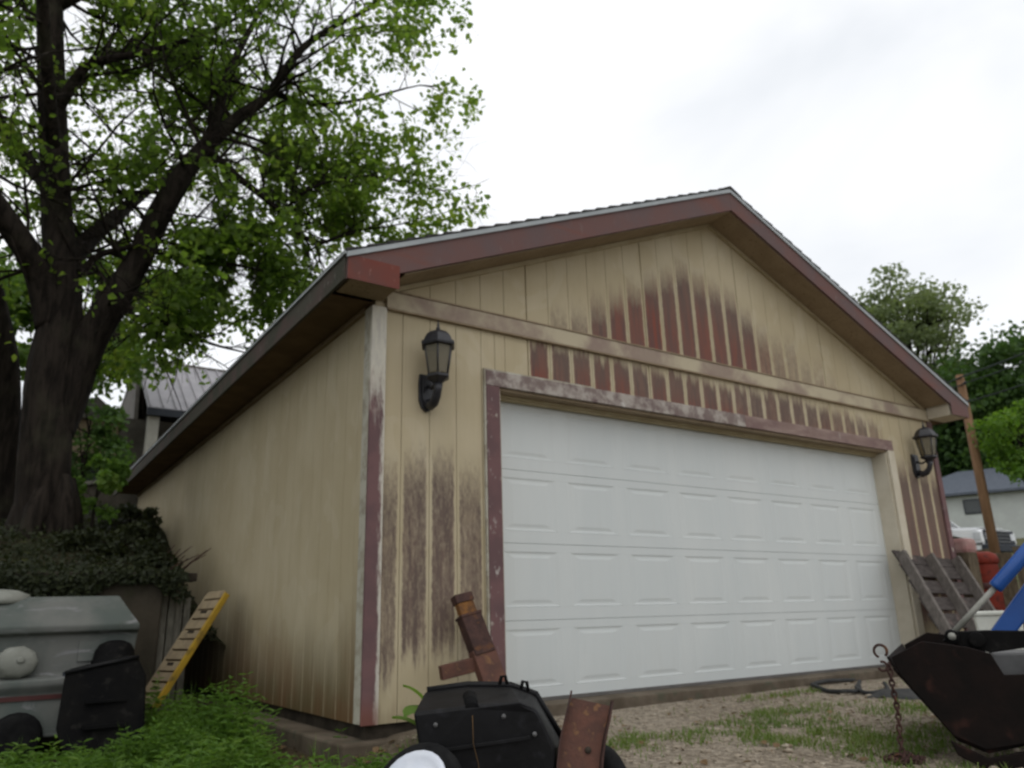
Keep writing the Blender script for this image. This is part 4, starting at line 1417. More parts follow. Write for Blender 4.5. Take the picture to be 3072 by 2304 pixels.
# white pickup, nose to the right
def pickup():
    o = Vector((22.71, 7.68, 1.58))
    fw = Vector((-0.04, -1.0, 0)).normalized()    # towards its nose
    rt = Vector((-1.0, 0.04, 0)).normalized()   # its right side faces the camera
    P = lambda a, b, c: o + fw * a + rt * b + Vector((0, 0, c))
    t = thing('pickup_truck', 'white pickup truck parked nose to the right on the slope below the pale house', 'truck', tuple(o))
    m = MB()
    # lower body slab with wheel arches cut by the profile
    prof = [(-3.9, .45), (-3.35, .45), (-3.2, .8), (-2.8, .92), (-2.4, .8), (-2.25, .45), (-0.30, .45), (-0.15, .78), (0.22, .90), (0.6, .78), (0.74, .45), (0.95, .42), (1.02, .7), (1.0, .98), (0.9, 1.06), (-0.35, 1.14), (-0.4, 1.16), (-2.2, 1.16), (-3.95, 1.14)]
    m.prism([P(a, 0.95, c) for a, c in prof][::-1], rt * -1.9)
    body = m.build('body', M['white_paint'], t, 0.03)
    m = MB()
    # hood with raised centre
    m.prism([P(0.93, 0.86, 1.065), P(-0.36, 0.9, 1.155), P(-0.36, 0.6, 1.19), P(0.9, 0.55, 1.10)], rt * 0 + Vector((0, 0, 0.012)))
    m.prism([P(0.9, 0.55, 1.10), P(-0.36, 0.6, 1.19), P(-0.36, -0.6, 1.19), P(0.9, -0.55, 1.10)], Vector((0, 0, 0.015)))
    m.build('hood', M['white_paint'], t)
    m = MB()
    a = [P(-0.38, .88, 1.165), P(-0.38, -.88, 1.165), P(-2.25, -.88, 1.165), P(-2.25, .88, 1.165)]
    b = [P(-0.95, .72, 1.74), P(-0.95, -.72, 1.74), P(-2.12, -.72, 1.74), P(-2.12, .72, 1.74)]
    m.add(a + b, [(0, 1, 5, 4), (1, 2, 6, 5), (2, 3, 7, 6), (3, 0, 4, 7), (4, 5, 6, 7), (3, 2, 1, 0)])
    m.build('cab', M['white_paint'], t)
    m = MB()
    m.prism([P(-0.44, .80, 1.20), P(-0.90, .68, 1.69), P(-0.90, -.68, 1.69), P(-0.44, -.80, 1.20)], fw * 0.012 + Vector((0, 0, 0.01)))
    m.build('windshield', M['window_glass'], t)
    m = MB()
    m.prism([P(-0.65, .866, 1.22), P(-2.05, .866, 1.22), P(-2.02, .75, 1.66), P(-1.02, .75, 1.66)], rt * 0.012)
    m.build('side_window', M['window_glass'], t)
    m = MB()
    m.prism([P(1.022, .80, .62), P(1.022, -.80, .62), P(1.0, -.80, 1.02), P(1.0, .80, 1.02)], fw * 0.03)
    gr = m.build('grille', M['bin_dark'], t)
    for c in (.68, .78, .88, .97):
        m = MB()
        m.prism([P(1.054, .52, c), P(1.054, -.52, c), P(1.052, -.52, c + .03), P(1.052, .52, c + .03)], fw * 0.02)
        m.build('grille_bar', M['grey_plastic'], gr)
    for s in (1, -1):
        m = MB()
        m.prism([P(1.056, s * .78, .74), P(1.056, s * .55, .74), P(1.05, s * .55, .93), P(1.05, s * .78, .93)], fw * 0.02)
        m.build('headlight', M['headlight'], t)
    m = MB()
    m.prism([P(0.80, .952, .74), P(1.02, .952, .74), P(1.0, .952, .95), P(0.80, .952, .95)], rt * 0.02)
    m.build('side_light', M['headlight'], t)
    m = MB()
    m.prism([P(0.98, .97, .40), P(1.16, .93, .40), P(1.16, -.93, .40), P(0.98, -.97, .40)], Vector((0, 0, 0.2)))
    m.build('bumper', M['bin_dark'], t, 0.02)
    m = MB()
    m.prism([P(1.03, .953, .60), P(0.72, .956, .60), P(0.72, .956, .66), P(1.03, .953, .66)], rt * 0.015)
    m.build('trim_strip', M['grey_plastic'], t)
    for a_ in (0.22, -2.8):
        for s in (1, -1):
            c0 = P(a_, s * 0.90, 0.40)
            mt = Matrix.Translation(c0) @ rt.to_track_quat('Z', 'Y').to_matrix().to_4x4()
            m = MB()
            m.lathe([(0.20, -.11), (0.36, -.12), (0.40, -.08), (0.40, .08), (0.36, .12), (0.20, .11)], 20, mt)
            w = m.build('wheel', M['tyre'], t)
            m = MB()
            m.lathe([(0.20, -.10), (0.20, .10), (0.09, .115), (0.05, .125)], 12, mt)
            m.build('rim', M['chrome'], w)
    m = MB()
    m.prism([P(-0.55, 0.955, 1.1), P(-0.42, 1.10, 1.2), P(-0.42, 1.10, 1.36), P(-0.55, 0.97, 1.36)], fw * 0.07)
    m.build('mirror', M['bin_dark'], t)


pickup()

# ------------------------------------------------------------------ right of the door: pallet, bin, boxes
# slatted wooden ramp leaning on the wall right of the door
pal = thing('wooden_pallet', 'weathered grey wooden pallet leaning on the wall right of the white door', 'pallet', (6.0, -0.5, -0.09))
A0, A1 = Vector((5.72, -0.06, 1.07)), Vector((6.77, -0.06, 1.03))       # top corners
B0, B1 = Vector((5.40, -0.72, -0.09)), Vector((6.45, -0.72, -0.09))      # foot
for f in (0.0, 0.49, 0.98):
    p, q = B0.lerp(B1, f), A0.lerp(A1, f)
    m = MB()
    m.beam(p, q, 0.05, 0.10, (0, -1, 0.5))
    m.build('stringer', M['grey_rail'], pal, 0.006)
rg = random.Random(4)
for i, f in enumerate((0.03, 0.17, 0.31, 0.45, 0.59, 0.73, 0.87, 0.985)):
    p, q = B0.lerp(A0, f) + Vector((-0.02, 0.055, -0.02)), B1.lerp(A1, f) + Vector((0.05, 0.055, -0.02))
    m = MB()
    m.beam(p, q + Vector((rg.uniform(-.03, .03), 0, 0)), 0.02, 0.150 + rg.uniform(-.012, .006), tuple(A0 - B0))
    m.build('plank', M['grey_board'], pal, 0.004)

bn = thing('red_bin', 'faded red plastic bin standing behind the leaning pallet', 'bin', (7.98, 0.30, 0.1))
bo = Vector((7.99, 0.28, 0.0))
m = MB()
m.lathe([(0.13, 0.02), (0.145, 0.06), (0.17, 0.98), (0.168, 1.02)], 18, Matrix.Translation(bo))
m.build('body', M['red_plastic'], bn)
m = MB()
m.lathe([(0.18, 1.01), (0.188, 1.03), (0.188, 1.07), (0.17, 1.12), (0.10, 1.15), (0.03, 1.155)], 18, Matrix.Translation(bo))
m.build('lid', M['red_plastic'], bn)
m = MB()
m.lathe([(0.168, 0.72), (0.174, 0.73), (0.174, 0.78), (0.168, 0.79)], 18, Matrix.Translation(bo))
m.build('band', M['maroon'], bn)

cvb = thing('covered_box', 'brown box under a faded pink cover between the garage corner and the red bin', 'box', (7.0, 0.1, -0.08))
m = MB()
m.box((6.90, -0.12, -0.09), (7.11, 0.33, 1.10))
m.build('box', M['wood_brown'], cvb, 0.01)
m = MB()
m.box((6.885, -0.135, 1.085), (7.125, 0.345, 1.25))
m.build('cover', M['pink'], cvb, 0.04)

# rough brown timber stack behind, right of the bin
ws = thing('timber_fence', 'rough brown board fence right of the red bin below the truck', 'fence', (8.6, 0.1, 0.0))
fx = Vector((8.30, 0.76, 0))
fd = Vector((0.42, -0.907, 0))
for i in range(12):
    p = fx + fd * (i * 0.22)
    hgt = 1.18 + rg.uniform(-.07, .06)
    m = MB()
    m.prism([p + Vector((0, 0, -0.1)), p + fd * 0.2 + Vector((0, 0, -0.1)), p + fd * 0.2 + Vector((0, 0, hgt)), p + Vector((0, 0, hgt + rg.uniform(-.02, .02)))], (0.03, 0.014, 0))
    m.build('fence_board', M['wood_brown'], ws, 0.003)
for z in (0.3, 0.95):
    m = MB()
    p = fx + Vector((0.036, 0.016, z))
    m.prism([p, p + fd * 2.6, p + fd * 2.6 + Vector((0, 0, .09)), p + Vector((0, 0, .09))], (0.04, 0.02, 0))
    m.build('rail', M['wood_brown'], ws)

# white plastic jug behind the loader
jg = thing('white_container', 'white plastic container with tapering sides behind the loader cylinder', 'container', (3.46, -1.86, -0.1))
jm = Matrix.Translation((3.5, -1.9, -0.1)) @ Matrix.Rotation(R(-62), 4, 'Z')
m = MB()
lo = [(-.09, -.09, 0), (.09, -.09, 0), (.09, .09, 0), (-.09, .09, 0)]
hi = [(-.13, -.11, .58), (.13, -.11, .58), (.13, .11, .58), (-.13, .11, .58)]
m.add([jm @ Vector(p) for p in lo + hi], [(3, 2, 1, 0), (0, 1, 5, 4), (1, 2, 6, 5), (2, 3, 7, 6), (3, 0, 4, 7)])
m.box((-.14, -.12, .581), (.14, .12, .61), jm)
m.build('tub', M['white_plastic'], jg, 0.01)
m = MB()
for i in range(4):
    m.box((-.06 + i * .035, -.1185, .47), (-.04 + i * .035, -.1165, .485), jm)
m.build('print_mark', M['grey_plastic'], jg)

# pale concrete block behind bucket
m = MB()
bm_ = Matrix.Translation((2.728, -2.195, 0)) @ Matrix.Rotation(R(-62), 4, 'Z')
m.box((0, 0, -0.16), (.6, .3, 0.30), bm_)
tag(m.build('grey_crate', M['grey_plastic'], None, 0.015), 'plain grey plastic crate seen over the black loader bucket', 'crate')

# ------------------------------------------------------------------ front loader: bucket, arm, cylinder
ld = thing('front_loader', 'blue tractor loader arm with a blackened steel bucket at the right edge', 'loader', (2.2, -2.7, -0.13))
F = Vector((-0.47, 0.883, 0))           # loader's forward, to the garage
S = Vector((0.883, 0.47, 0))            # across, away from the camera
K = Vector((1.74, -2.50, 0.0))


def lp(f, s, z):
    return K + F * f + S * s + Vector((0, 0, z))


sp1 = [(0.244, 0.328), (0.107, 0.398), (-0.074, 0.371), (-0.158, 0.343), (-0.194, 0.255), (-0.42, 0.265), (-0.36, 0.01), (-0.071, -0.05), (0.043, 0.001), (0.225, 0.262)]
for s in (0.0, 1.35):
    m = MB()
    m.prism([lp(a, s, b) for a, b in sp1], S * 0.022)
    m.build('side_plate', M['bucket'], ld, 0.004)
# shell: floor from lip to heel, then the back up
m = MB()
shell = [(0.245, 0.29), (0.03, -0.005), (-0.08, -0.05), (-0.36, 0.025), (-0.40, 0.24)]
for (a, b), (c, d_) in zip(shell, shell[1:]):
    n = Vector((0, 0, 0))
    m.prism([lp(a, 0.024, b), lp(c, 0.024, d_), lp(c, 0.024, d_ - 0.018), lp(a, 0.024, b - 0.018)], S * 1.324)
m.build('bucket_shell', M['bucket'], ld)
m = MB()
m.prism([lp(0.06, -0.02, -0.015), lp(-0.075, -0.02, -0.082), lp(-0.40, -0.02, 0.0), lp(-0.40, -0.02, -0.06), lp(-0.09, -0.02, -0.14), lp(0.04, -0.02, -0.075)], S * 0.03)
m.build('wear_strip', M['bucket'], ld, 0.004)
m = MB()
m.prism([lp(0.252, -0.008, 0.334), lp(0.222, -0.008, 0.262), lp(0.232, -0.008, 0.256), lp(0.264, -0.008, 0.328)], S * 1.4)
m.build('cutting_edge', M['bucket'], ld, 0.003)
# hook on the lip
m = MB()
hk = lp(0.285, -0.01, 0.33)
m.tube([hk + F * (0.028 * math.cos(a)) + Vector((0, 0, 0.026 + 0.028 * math.sin(a))) for a in span(-1.2, 4.0, 14)], 0.0065, 6)
m.tube([hk + Vector((0, 0, -0.02)) + F * (0.02 * math.cos(a)) + Vector((0, 0, -0.02 + 0.02 * math.sin(a))) for a in span(1.2, 6.0, 12)], 0.006, 6)
m.build('hook', M['rust_dark'], ld)
# bracket between bucket and arm
m = MB()
m.prism([lp(0.024, 0.20, 0.39), lp(-0.031, 0.20, 0.431), lp(-0.165, 0.20, 0.435), lp(-0.65, 0.20, 0.42), lp(-0.65, 0.20, 0.36), lp(-0.301, 0.20, 0.357), lp(-0.166, 0.20, 0.337), lp(-0.076, 0.20, 0.358)], S * 0.10)
m.tube([lp(-0.02, 0.17, 0.41), lp(-0.02, 0.34, 0.41)], 0.032, 10)
m.tube([lp(-0.12, 0.17, 0.395), lp(-0.12, 0.34, 0.395)], 0.036, 10)
m.build('bracket', M['dull_black'], ld, 0.006)
m = MB()
m.tube([lp(-0.02, 0.16, 0.413), lp(-0.02, 0.169, 0.413)], 0.018, 8)
m.build('pin', M['steel'], ld)
# lift arm and cylinder
m = MB()
m.prism([lp(-0.175, 0.30, 0.415), lp(-0.275, 0.30, 0.405), lp(-0.50, 0.30, 0.66), lp(-0.86, 0.30, 1.06), lp(-1.70, 0.30, 1.24), lp(-1.70, 0.30, 1.36), lp(-0.82, 0.30, 1.20), lp(-0.385, 0.30, 0.665)], S * 0.09)
m.build('arm', M['blue_paint'], ld, 0.008)
ca, cb, cc = lp(-0.022, 0.22, 0.42), lp(-0.238, 0.22, 0.629), lp(-0.78, 0.22, 1.18)
m = MB()
m.tube([ca, cb + (cb - ca) * 0.05], 0.0135, 12)
m.build('cylinder_rod', M['steel'], ld)
m = MB()
m.tube([cb - (cb - ca) * 0.02, cb, cb + (cc - cb) * 0.02, cc], [0.024, 0.031, 0.031, 0.031], 16)
m.build('cylinder_barrel', M['blue_paint'], ld)
m = MB()
m.tube([lp(-0.62, 0.27, 1.05), lp(-0.52, 0.27, 0.82), lp(-0.44, 0.26, 0.62), lp(-0.40, 0.25, 0.44)], 0.010, 8)
m.build('hydraulic_hose', M['hose'], ld)

m = MB()
m.prism([lp(-1.62, 0.20, -0.16), lp(-1.82, 0.20, -0.16), lp(-1.80, 0.20, 1.42), lp(-1.64, 0.20, 1.42)], S * 0.08)
m.prism([lp(-0.80, 0.25, 1.14), lp(-0.74, 0.25, 1.16), lp(-0.74, 0.25, 1.22), lp(-0.80, 0.25, 1.22)], S * 0.05)
m.build('mast', M['blue_paint'], ld, 0.006)
# chain hanging from the hook to a heap on the ground
m = MB()
p0 = lp(0.255, -0.015, 0.29)
zg = ground_z(p0.x, p0.y)
rg = random.Random(8)


def link(c, d, s):
    d = d.normalized()
    e1 = d.orthogonal().normalized()
    if s:
        e1 = d.cross(e1)
    ring = [c + d * (0.017 * math.cos(a)) + e1 * (0.010 * math.sin(a)) for a in span(0, 2 * math.pi, 8)]
    m.tube(ring, 0.0048, 5, False)


z = p0.z
i = 0
while z > zg + 0.02:
    link(Vector((p0.x + 0.006 * math.sin(z * 25), p0.y + 0.004 * math.cos(z * 21), z)), Vector((0.1 * math.sin(z * 9), 0, -1)), i % 2)
    z -= 0.024
    i += 1
for i in range(46):
    a = rg.uniform(0, 6.28)
    r_ = 0.085 * rg.random() ** .5
    link(Vector((p0.x + r_ * math.cos(a), p0.y + r_ * math.sin(a), zg + 0.012 + 0.03 * rg.random() * (1 - r_ / .1))), rnd_dir(rg), i % 2)
tag(m.build('chain', M['rust_dark']), 'rusty chain hanging from the bucket hook down to a heap on the ground', 'chain')

# black hose coil on the gravel in front of the door
m = MB()
pts = []
for k, (x, y) in enumerate(((4.55, -0.12), (4.2, -0.10), (3.95, -0.13), (3.75, -0.30), (3.62, -0.50), (3.62, -0.66), (3.80, -0.64), (4.0, -0.52), (4.2, -0.38), (4.35, -0.30), (4.1, -0.44), (3.85, -0.60), (3.72, -0.76), (3.85, -0.82), (4.1, -0.70), (4.35, -0.52))):
    pts.append((x, y, 0.0, 0.0))
ln = smooth_line([(a, b, ground_z(a, b) + 0.018 + 0.012 * (k % 2), 0.016) for k, (a, b, _, _) in enumerate(pts)], 5)
m.tube([p for p, r in ln], 0.016, 7)
tag(m.build('hose', M['hose']), 'dusty black hose lying in loose loops on gravel before the door sill', 'hose')
m = MB()
rg = random.Random(13)
cn = [Vector((3.98 + 0.36 * math.cos(a) * (1 + .15 * rg.uniform(-1, 1)), -0.90 + 0.24 * math.sin(a) * (1 + .2 * rg.uniform(-1, 1)), 0)) for a in span(0, 2 * math.pi, 15)[:-1]]
ctr = Vector((3.98, -0.90, 0))
vs = [Vector((ctr.x, ctr.y, ground_z(ctr.x, ctr.y) + 0.045))]
for f in (0.55, 1.0):
    for p in cn:
        q = ctr.lerp(p, f)
        vs.append(Vector((q.x, q.y, ground_z(q.x, q.y) + (0.03 + 0.02 * rg.uniform(-1, 1) if f < 1 else 0.004))))
n_ = len(cn)
fs = [(0, 1 + i, 1 + (i + 1) % n_) for i in range(n_)] + [(1 + i, 1 + n_ + i, 1 + n_ + (i + 1) % n_, 1 + (i + 1) % n_) for i in range(n_)]
m.add(vs, fs, True)
tag(m.build('rubber_mat', M['hose']), 'crumpled dark rubber mat on the gravel left of the black bucket', 'mat')

# ------------------------------------------------------------------ rusty post leaning on the door casing
po = thing('rusty_post', 'rusty iron post with a stub arm leaning on the left door casing', 'post', (0.62, -0.33, -0.1))
p0, p1 = Vector((0.745, -0.42, -0.09)), Vector((0.575, -0.14, 0.68))
up = Vector((0, -1, 0.3))
tt = (p1 - p0)
m = MB()
m.beam(p0, p0 + tt * 0.60, 0.165, 0.06, up)
m.build('lower_bar', M['rust'], po, 0.006)
m = MB()
m.beam(p0 + tt * 0.56, p0 + tt * 0.86, 0.148, 0.075, up)
m.build('sleeve', M['rust_dark'], po, 0.006)
m = MB()
m.beam(p0 + tt * 0.86, p1, 0.12, 0.045, up)
m.build('upper_bar', M['rust_orange'], po, 0.006)
m = MB()
m.beam(p0 + tt * 0.955, p1 + tt * 0.02, 0.13, 0.062, up)
m.beam(p0 + tt * 0.845, p0 + tt * 0.865, 0.155, 0.085, up)
m.build('collar', M['rust_dark'], po, 0.003)
m = MB()
c0 = p0 + tt * 0.50
m.beam(c0 + Vector((-0.03, 0.02, 0)), c0 + Vector((-0.285, 0.05, -0.045)), 0.05, 0.08, (0, 0, 1))
m.build('stub_arm', M['rust'], po, 0.005)

# ------------------------------------------------------------------ tipped black dump cart at the bottom edge
cart = thing('dump_cart', 'black plastic dump cart with white rimmed wheels tipped up before the garage', 'cart', (-0.35, -1.55, -0.15))
vd = Vector((0.46, 0.888, 0))           # away from the viewer
vr = Vector((0.888, -0.46, 0))          # to the viewer's right
CO = Vector((-0.285, -1.73, 0))


def cp(r, d_, z):
    return CO + vr * r + vd * d_ + Vector((0, 0, z))


# near face of the tub (its underside), flared, with a rounded lip above
near = [(-0.245, 0.0, 0.215), (-0.02, 0.0, 0.232), (0.165, 0.0, 0.236), (0.235, 0.02, 0.205), (0.30, 0.03, 0.06), (0.285, 0.03, -0.13), (-0.19, 0.0, -0.13), (-0.215, 0.0, 0.05)]
far = [(-0.20, 0.30, 0.265), (-0.02, 0.32, 0.278), (0.165, 0.32, 0.270), (0.265, 0.30, 0.235), (0.37, 0.28, 0.05), (0.36, 0.26, -0.13), (-0.17, 0.25, -0.13), (-0.19, 0.28, 0.05)]
m = MB()
n_ = len(near)
vs = [cp(*p) for p in near] + [cp(*p) for p in far]
m.add(vs, [tuple(range(n_)), tuple(range(n_, 2 * n_))[::-1]] + [(i, n_ + i, n_ + (i + 1) % n_, (i + 1) % n_) for i in range(n_)])
m.build('tub', M['black_plastic'], cart, 0.012)
m = MB()
m.tube([cp(-0.19, 0.305, 0.268), cp(-0.02, 0.325, 0.283), cp(0.165, 0.325, 0.275), cp(0.27, 0.305, 0.238), cp(0.375, 0.285, 0.06)], 0.014, 8)
m.build('rim_lip', M['black_plastic'], cart)
m = MB()
m.tube([cp(-0.02, 0.004, 0.214), cp(-0.02, 0.16, 0.246)], [0.030, 0.030], 16)
m.build('hinge_tube', M['dull_black'], cart)
m = MB()
m.beam(cp(-0.19, -0.003, 0.075), cp(0.20, -0.001, 0.11), 0.010, 0.014)
m.build('rib', M['black_plastic'], cart, 0.002)
m = MB()
m.tube([cp(0.11, 0.24, 0.285), cp(0.118, 0.24, 0.315), cp(0.135, 0.24, 0.318), cp(0.142, 0.24, 0.285)], 0.008, 6)
m.tube([cp(0.20, 0.24, 0.265), cp(0.208, 0.24, 0.295), cp(0.225, 0.24, 0.29), cp(0.23, 0.24, 0.255)], 0.008, 6)
m.build('latch', M['dull_black'], cart)
m = MB()
m.tube([cp(-0.02, -0.014, 0.20), cp(-0.018, -0.018, 0.10), cp(0.0, -0.018, 0.03), (cp(0.01, -0.02, -0.06)), cp(0.005, -0.02, -0.13)], 0.0022, 6)
m.build('twine', M['rope'], cart)
for r_, d_, z_ in ((-0.225, -0.14, -0.035), (0.515, 0.25, -0.135)):
    c0 = cp(r_, d_, z_)
    axw = (vr * -0.40 + vd * -0.62 + Vector((0, 0, 0.55))).normalized() if r_ < 0 else (vr * 0.9 + vd * 0.42).normalized()
    mt = Matrix.Translation(c0) @ axw.to_track_quat('Z', 'Y').to_matrix().to_4x4()
    m = MB()
    m.lathe([(0.11, -.045), (0.15, -.05), (0.172, -.03), (0.176, 0.0), (0.172, .03), (0.15, .05), (0.132, .045)], 28, mt)
    w = m.build('wheel', M['tyre'], cart)
    m = MB()
    m.lathe([(0.133, -.04), (0.133, .047), (0.124, .060), (0.105, .050), (0.06, .048), (0.045, .056), (0.03, .062), (0.012, .063)], 24, mt)
    m.build('rim', M['white_rim'], w)
for r_, z_ in ((-0.16, 0.17), (0.10, 0.19), (0.22, 0.12), (-0.14, -0.05)):
    m = MB()
    m.tube([cp(r_, -0.003 + (0.02 if r_ > .2 else 0), z_), cp(r_, -0.012 + (0.02 if r_ > .2 else 0), z_)], 0.009, 8)
    m.build('bolt', M['grey_plastic'], cart)
m = MB()
m.tube([cp(-0.19, -0.05, -0.09), cp(0.50, 0.26, -0.06)], 0.012, 8)
m.build('axle', M['dull_black'], cart)

# rusty channel iron standing beside it
ch = thing('channel_iron', 'rusty red channel iron with raised flanges standing right of the black cart', 'iron bar', (0.05, -1.9, -0.15))
q0 = Vector((0.055, -1.89, -0.16))
q1 = Vector((0.195, -1.83, 0.215))
tdir = (q1 - q0).normalized()
wd_ = (vr - tdir * vr.dot(tdir)).normalized()
fn = wd_.cross(tdir).normalized()
if fn.dot(vd) > 0:
    fn = -fn
Lc = (q1 - q0).length
hw = 0.080
web = MB()
nseg = 8
vs, fs = [], []
for i in range(nseg + 1):
    f = i / nseg
    bow = 0.02 * math.sin(f * math.pi) * -1
    c0 = q0 + tdir * (Lc * f) + wd_ * bow
    for w_ in (-hw, hw):
        vs.append(c0 + wd_ * w_)
        vs.append(c0 + wd_ * w_ - fn * 0.008)
for i in range(nseg):
    a = i * 4
    fs += [(a, a + 2, a + 6, a + 4), (a + 1, a + 5, a + 7, a + 3)]
fs += [(0, 1, 3, 2), (nseg * 4, nseg * 4 + 2, nseg * 4 + 3, nseg * 4 + 1)]
web.add(vs, fs)
web.build('web', M['rust'], ch)
for w_, ext in ((-hw, 0.06), (hw, 0.05)):
    fm = MB()
    vs, fs = [], []
    for i in range(nseg + 1):
        f = i / nseg
        bow = 0.02 * math.sin(f * math.pi) * -1
        c0 = q0 + tdir * (Lc * f) + wd_ * (bow + w_)
        if i == nseg:
            c0 = c0 + tdir * ext * 0.4
        sgn = 1 if w_ > 0 else -1
        wfl = 0.036 if i < nseg else 0.012
        for a_, b_ in ((0, -0.008), (sgn * 0.006, -0.008), (sgn * 0.010, wfl), (sgn * 0.003, wfl)):
            vs.append(c0 + wd_ * a_ + fn * b_)
    for i in range(nseg):
        for k in range(4):
            fs.append((i * 4 + k, i * 4 + (k + 1) % 4, (i + 1) * 4 + (k + 1) % 4, (i + 1) * 4 + k))
    fs += [(3, 2, 1, 0), (nseg * 4, nseg * 4 + 1, nseg * 4 + 2, nseg * 4 + 3)]
    fm.add(vs, fs)
    fm.build('flange', M['rust_dark'], ch)
m = MB()
bc = q0 + tdir * (Lc * 0.55) + wd_ * 0.01
m.tube([bc - fn * 0.001, bc + fn * 0.006], 0.013, 10)
m.build('bolt_head', M['dark_sill'], ch)

# ------------------------------------------------------------------ left: pale camper body, jug, black tub, tyre, ramp
cb = thing('camper_body', 'mouldy pale fibreglass trailer body with a maroon stripe by the retaining wall', 'trailer', (-1.6, 2.2, -0.2))
# side profile extruded along x; front face towards the viewer
X0, X1 = -3.4, -0.93
m = MB()
prof = [(2.05, 0.76), (1.98, 0.735), (1.86, 0.56), (1.87, 0.52), (1.93, 0.50), (1.95, 0.245), (1.80, 0.225), (1.80, 0.185), (1.84, 0.13), (1.84, -0.14), (2.70, -0.14), (2.70, 0.76)]
vs = []
for x in (X0, X1):
    for i, (y, z) in enumerate(prof):
        xx = x
        if x == X1:
            xx = X1 - (0.13 if z > 0.7 else (0.0 if z > 0.3 else 0.02))
        vs.append((xx, y, z + 0.02 * (x - X0) / (X1 - X0)))
n_ = len(prof)
m.add(vs, [tuple(range(n_)), tuple(range(n_, 2 * n_))[::-1]] + [(i, (i + 1) % n_, n_ + (i + 1) % n_, n_ + i) for i in range(n_)])
bd = m.build('body', M['camper'], cb, 0.012)
m = MB()
m.box((X0, 1.828, 0.112), (X1 - 0.03, 1.838, 0.142))
m.build('stripe', M['maroon'], cb)
m = MB()
m.box((-1.30, 1.925, 0.34), (-1.12, 1.94, 0.47))
m.build('vent', M['camper'], cb)
m = MB()
m.tube([(-1.16, 1.90, 0.235), (-1.16, 1.90, 0.375)], 0.016, 8)
m.box((-1.38, 1.86, 0.236), (-1.25, 1.92, 0.275))
m.build('latch', M['bin_dark'], cb)
for x in (-1.61, -1.2):
    mt = Matrix.Translation((x, 1.86, -0.11)) @ Matrix.Rotation(R(90), 4, 'X')
    m = MB()
    m.lathe([(0.07, -.06), (0.13, -.07), (0.155, -.04), (0.155, .05), (0.13, .08), (0.07, .07)], 20, mt)
    w = m.build('wheel', M['tyre'], cb)
    m = MB()
    m.lathe([(0.069, -.05), (0.069, .06), (0.03, .068)], 12, mt)
    m.build('rim', M['rust_dark'], w)

jug = thing('plastic_jug', 'cloudy white rounded plastic jug lying in the recess of the trailer body', 'jug', (-1.66, 1.88, 0.23))
mt = Matrix.Translation((-1.68, 1.96, 0.335)) @ Matrix.Rotation(R(78), 4, 'X') @ Matrix.Rotation(R(14), 4, 'Y') @ Matrix.Diagonal((1.15, 0.95, 1, 1))
m = MB()
m.lathe([(0.085, -0.02), (0.11, 0.0), (0.115, 0.08), (0.105, 0.12), (0.075, 0.145), (0.03, 0.155)], 9, mt, True)
m.build('body', M['jug'], jug, 0.012)
m = MB()
m.lathe([(0.022, 0.154), (0.022, 0.164), (0.014, 0.167)], 12, mt)
m.build('cap', M['jug'], jug)

m = MB()
mt = Matrix.Translation((-1.82, 2.15, 0.73)) @ Matrix.Diagonal((1.0, 1.0, 0.55, 1))
m.lathe([(0.21, 0.0), (0.215, 0.05), (0.19, 0.12), (0.12, 0.17), (0.04, 0.185)], 20, mt)
tag(m.build('basin', M['jug']), 'upturned round white basin on top of the pale trailer body', 'basin')

# black plastic tub tipped on its side
bt = thing('black_tub', 'dusty black plastic tub tipped upright before the pale trailer', 'tub', (-1.1, 1.45, -0.2))
fr = [(-1.405, 1.47, 0.285), (-0.995, 1.42, 0.365), (-0.93, 1.42, 0.25), (-0.905, 1.36, -0.28), (-1.33, 1.40, -0.28), (-1.42, 1.44, -0.04)]
bk = [(-1.36, 1.75, 0.30), (-1.01, 1.70, 0.375), (-0.955, 1.70, 0.25), (-0.95, 1.68, -0.28), (-1.30, 1.70, -0.28), (-1.37, 1.72, -0.04)]
m = MB()
m.add([Vector(p) for p in fr + bk], [tuple(range(6)), tuple(range(6, 12))[::-1]] + [(i, 6 + i, 6 + (i + 1) % 6, (i + 1) % 6) for i in range(6)])
m.build('shell', M['dull_black'], bt, 0.015)
m = MB()
m.tube([(-1.408, 1.465, 0.288), (-1.2, 1.44, 0.33), (-0.99, 1.415, 0.368)], 0.013, 8)
m.build('lip', M['black_plastic'], bt)
m = MB()
m.box((-1.28, 1.37, -0.05), (-1.04, 1.43, -0.03))
m.build('rib', M['dull_black'], bt)
m = MB()
m.box((-1.28, 1.39, 0.1), (-1.04, 1.45, 0.115))
m.build('rib', M['dull_black'], bt)

pl = thing('round_pail', 'round black pail standing behind the black tub at the trailer end', 'pail', (-1.08, 1.88, -0.27))
mt = Matrix.Translation((-1.075, 1.90, 0))
m = MB()
m.lathe([(0.11, -0.28), (0.135, 0.30), (0.145, 0.31), (0.145, 0.34), (0.135, 0.345), (0.128, 0.40), (0.10, 0.445), (0.05, 0.468), (0.015, 0.472)], 24, mt)
m.build('body', M['dull_black'], pl)
m = MB()
m.tube([(-1.075 + 0.15 * math.cos(a), 1.90 - 0.15 * math.sin(a) * 0.95, 0.325 - 0.10 * math.sin(a)) for a in span(0, math.pi, 10)], 0.006, 6)
m.build('handle', M['grey_plastic'], pl)

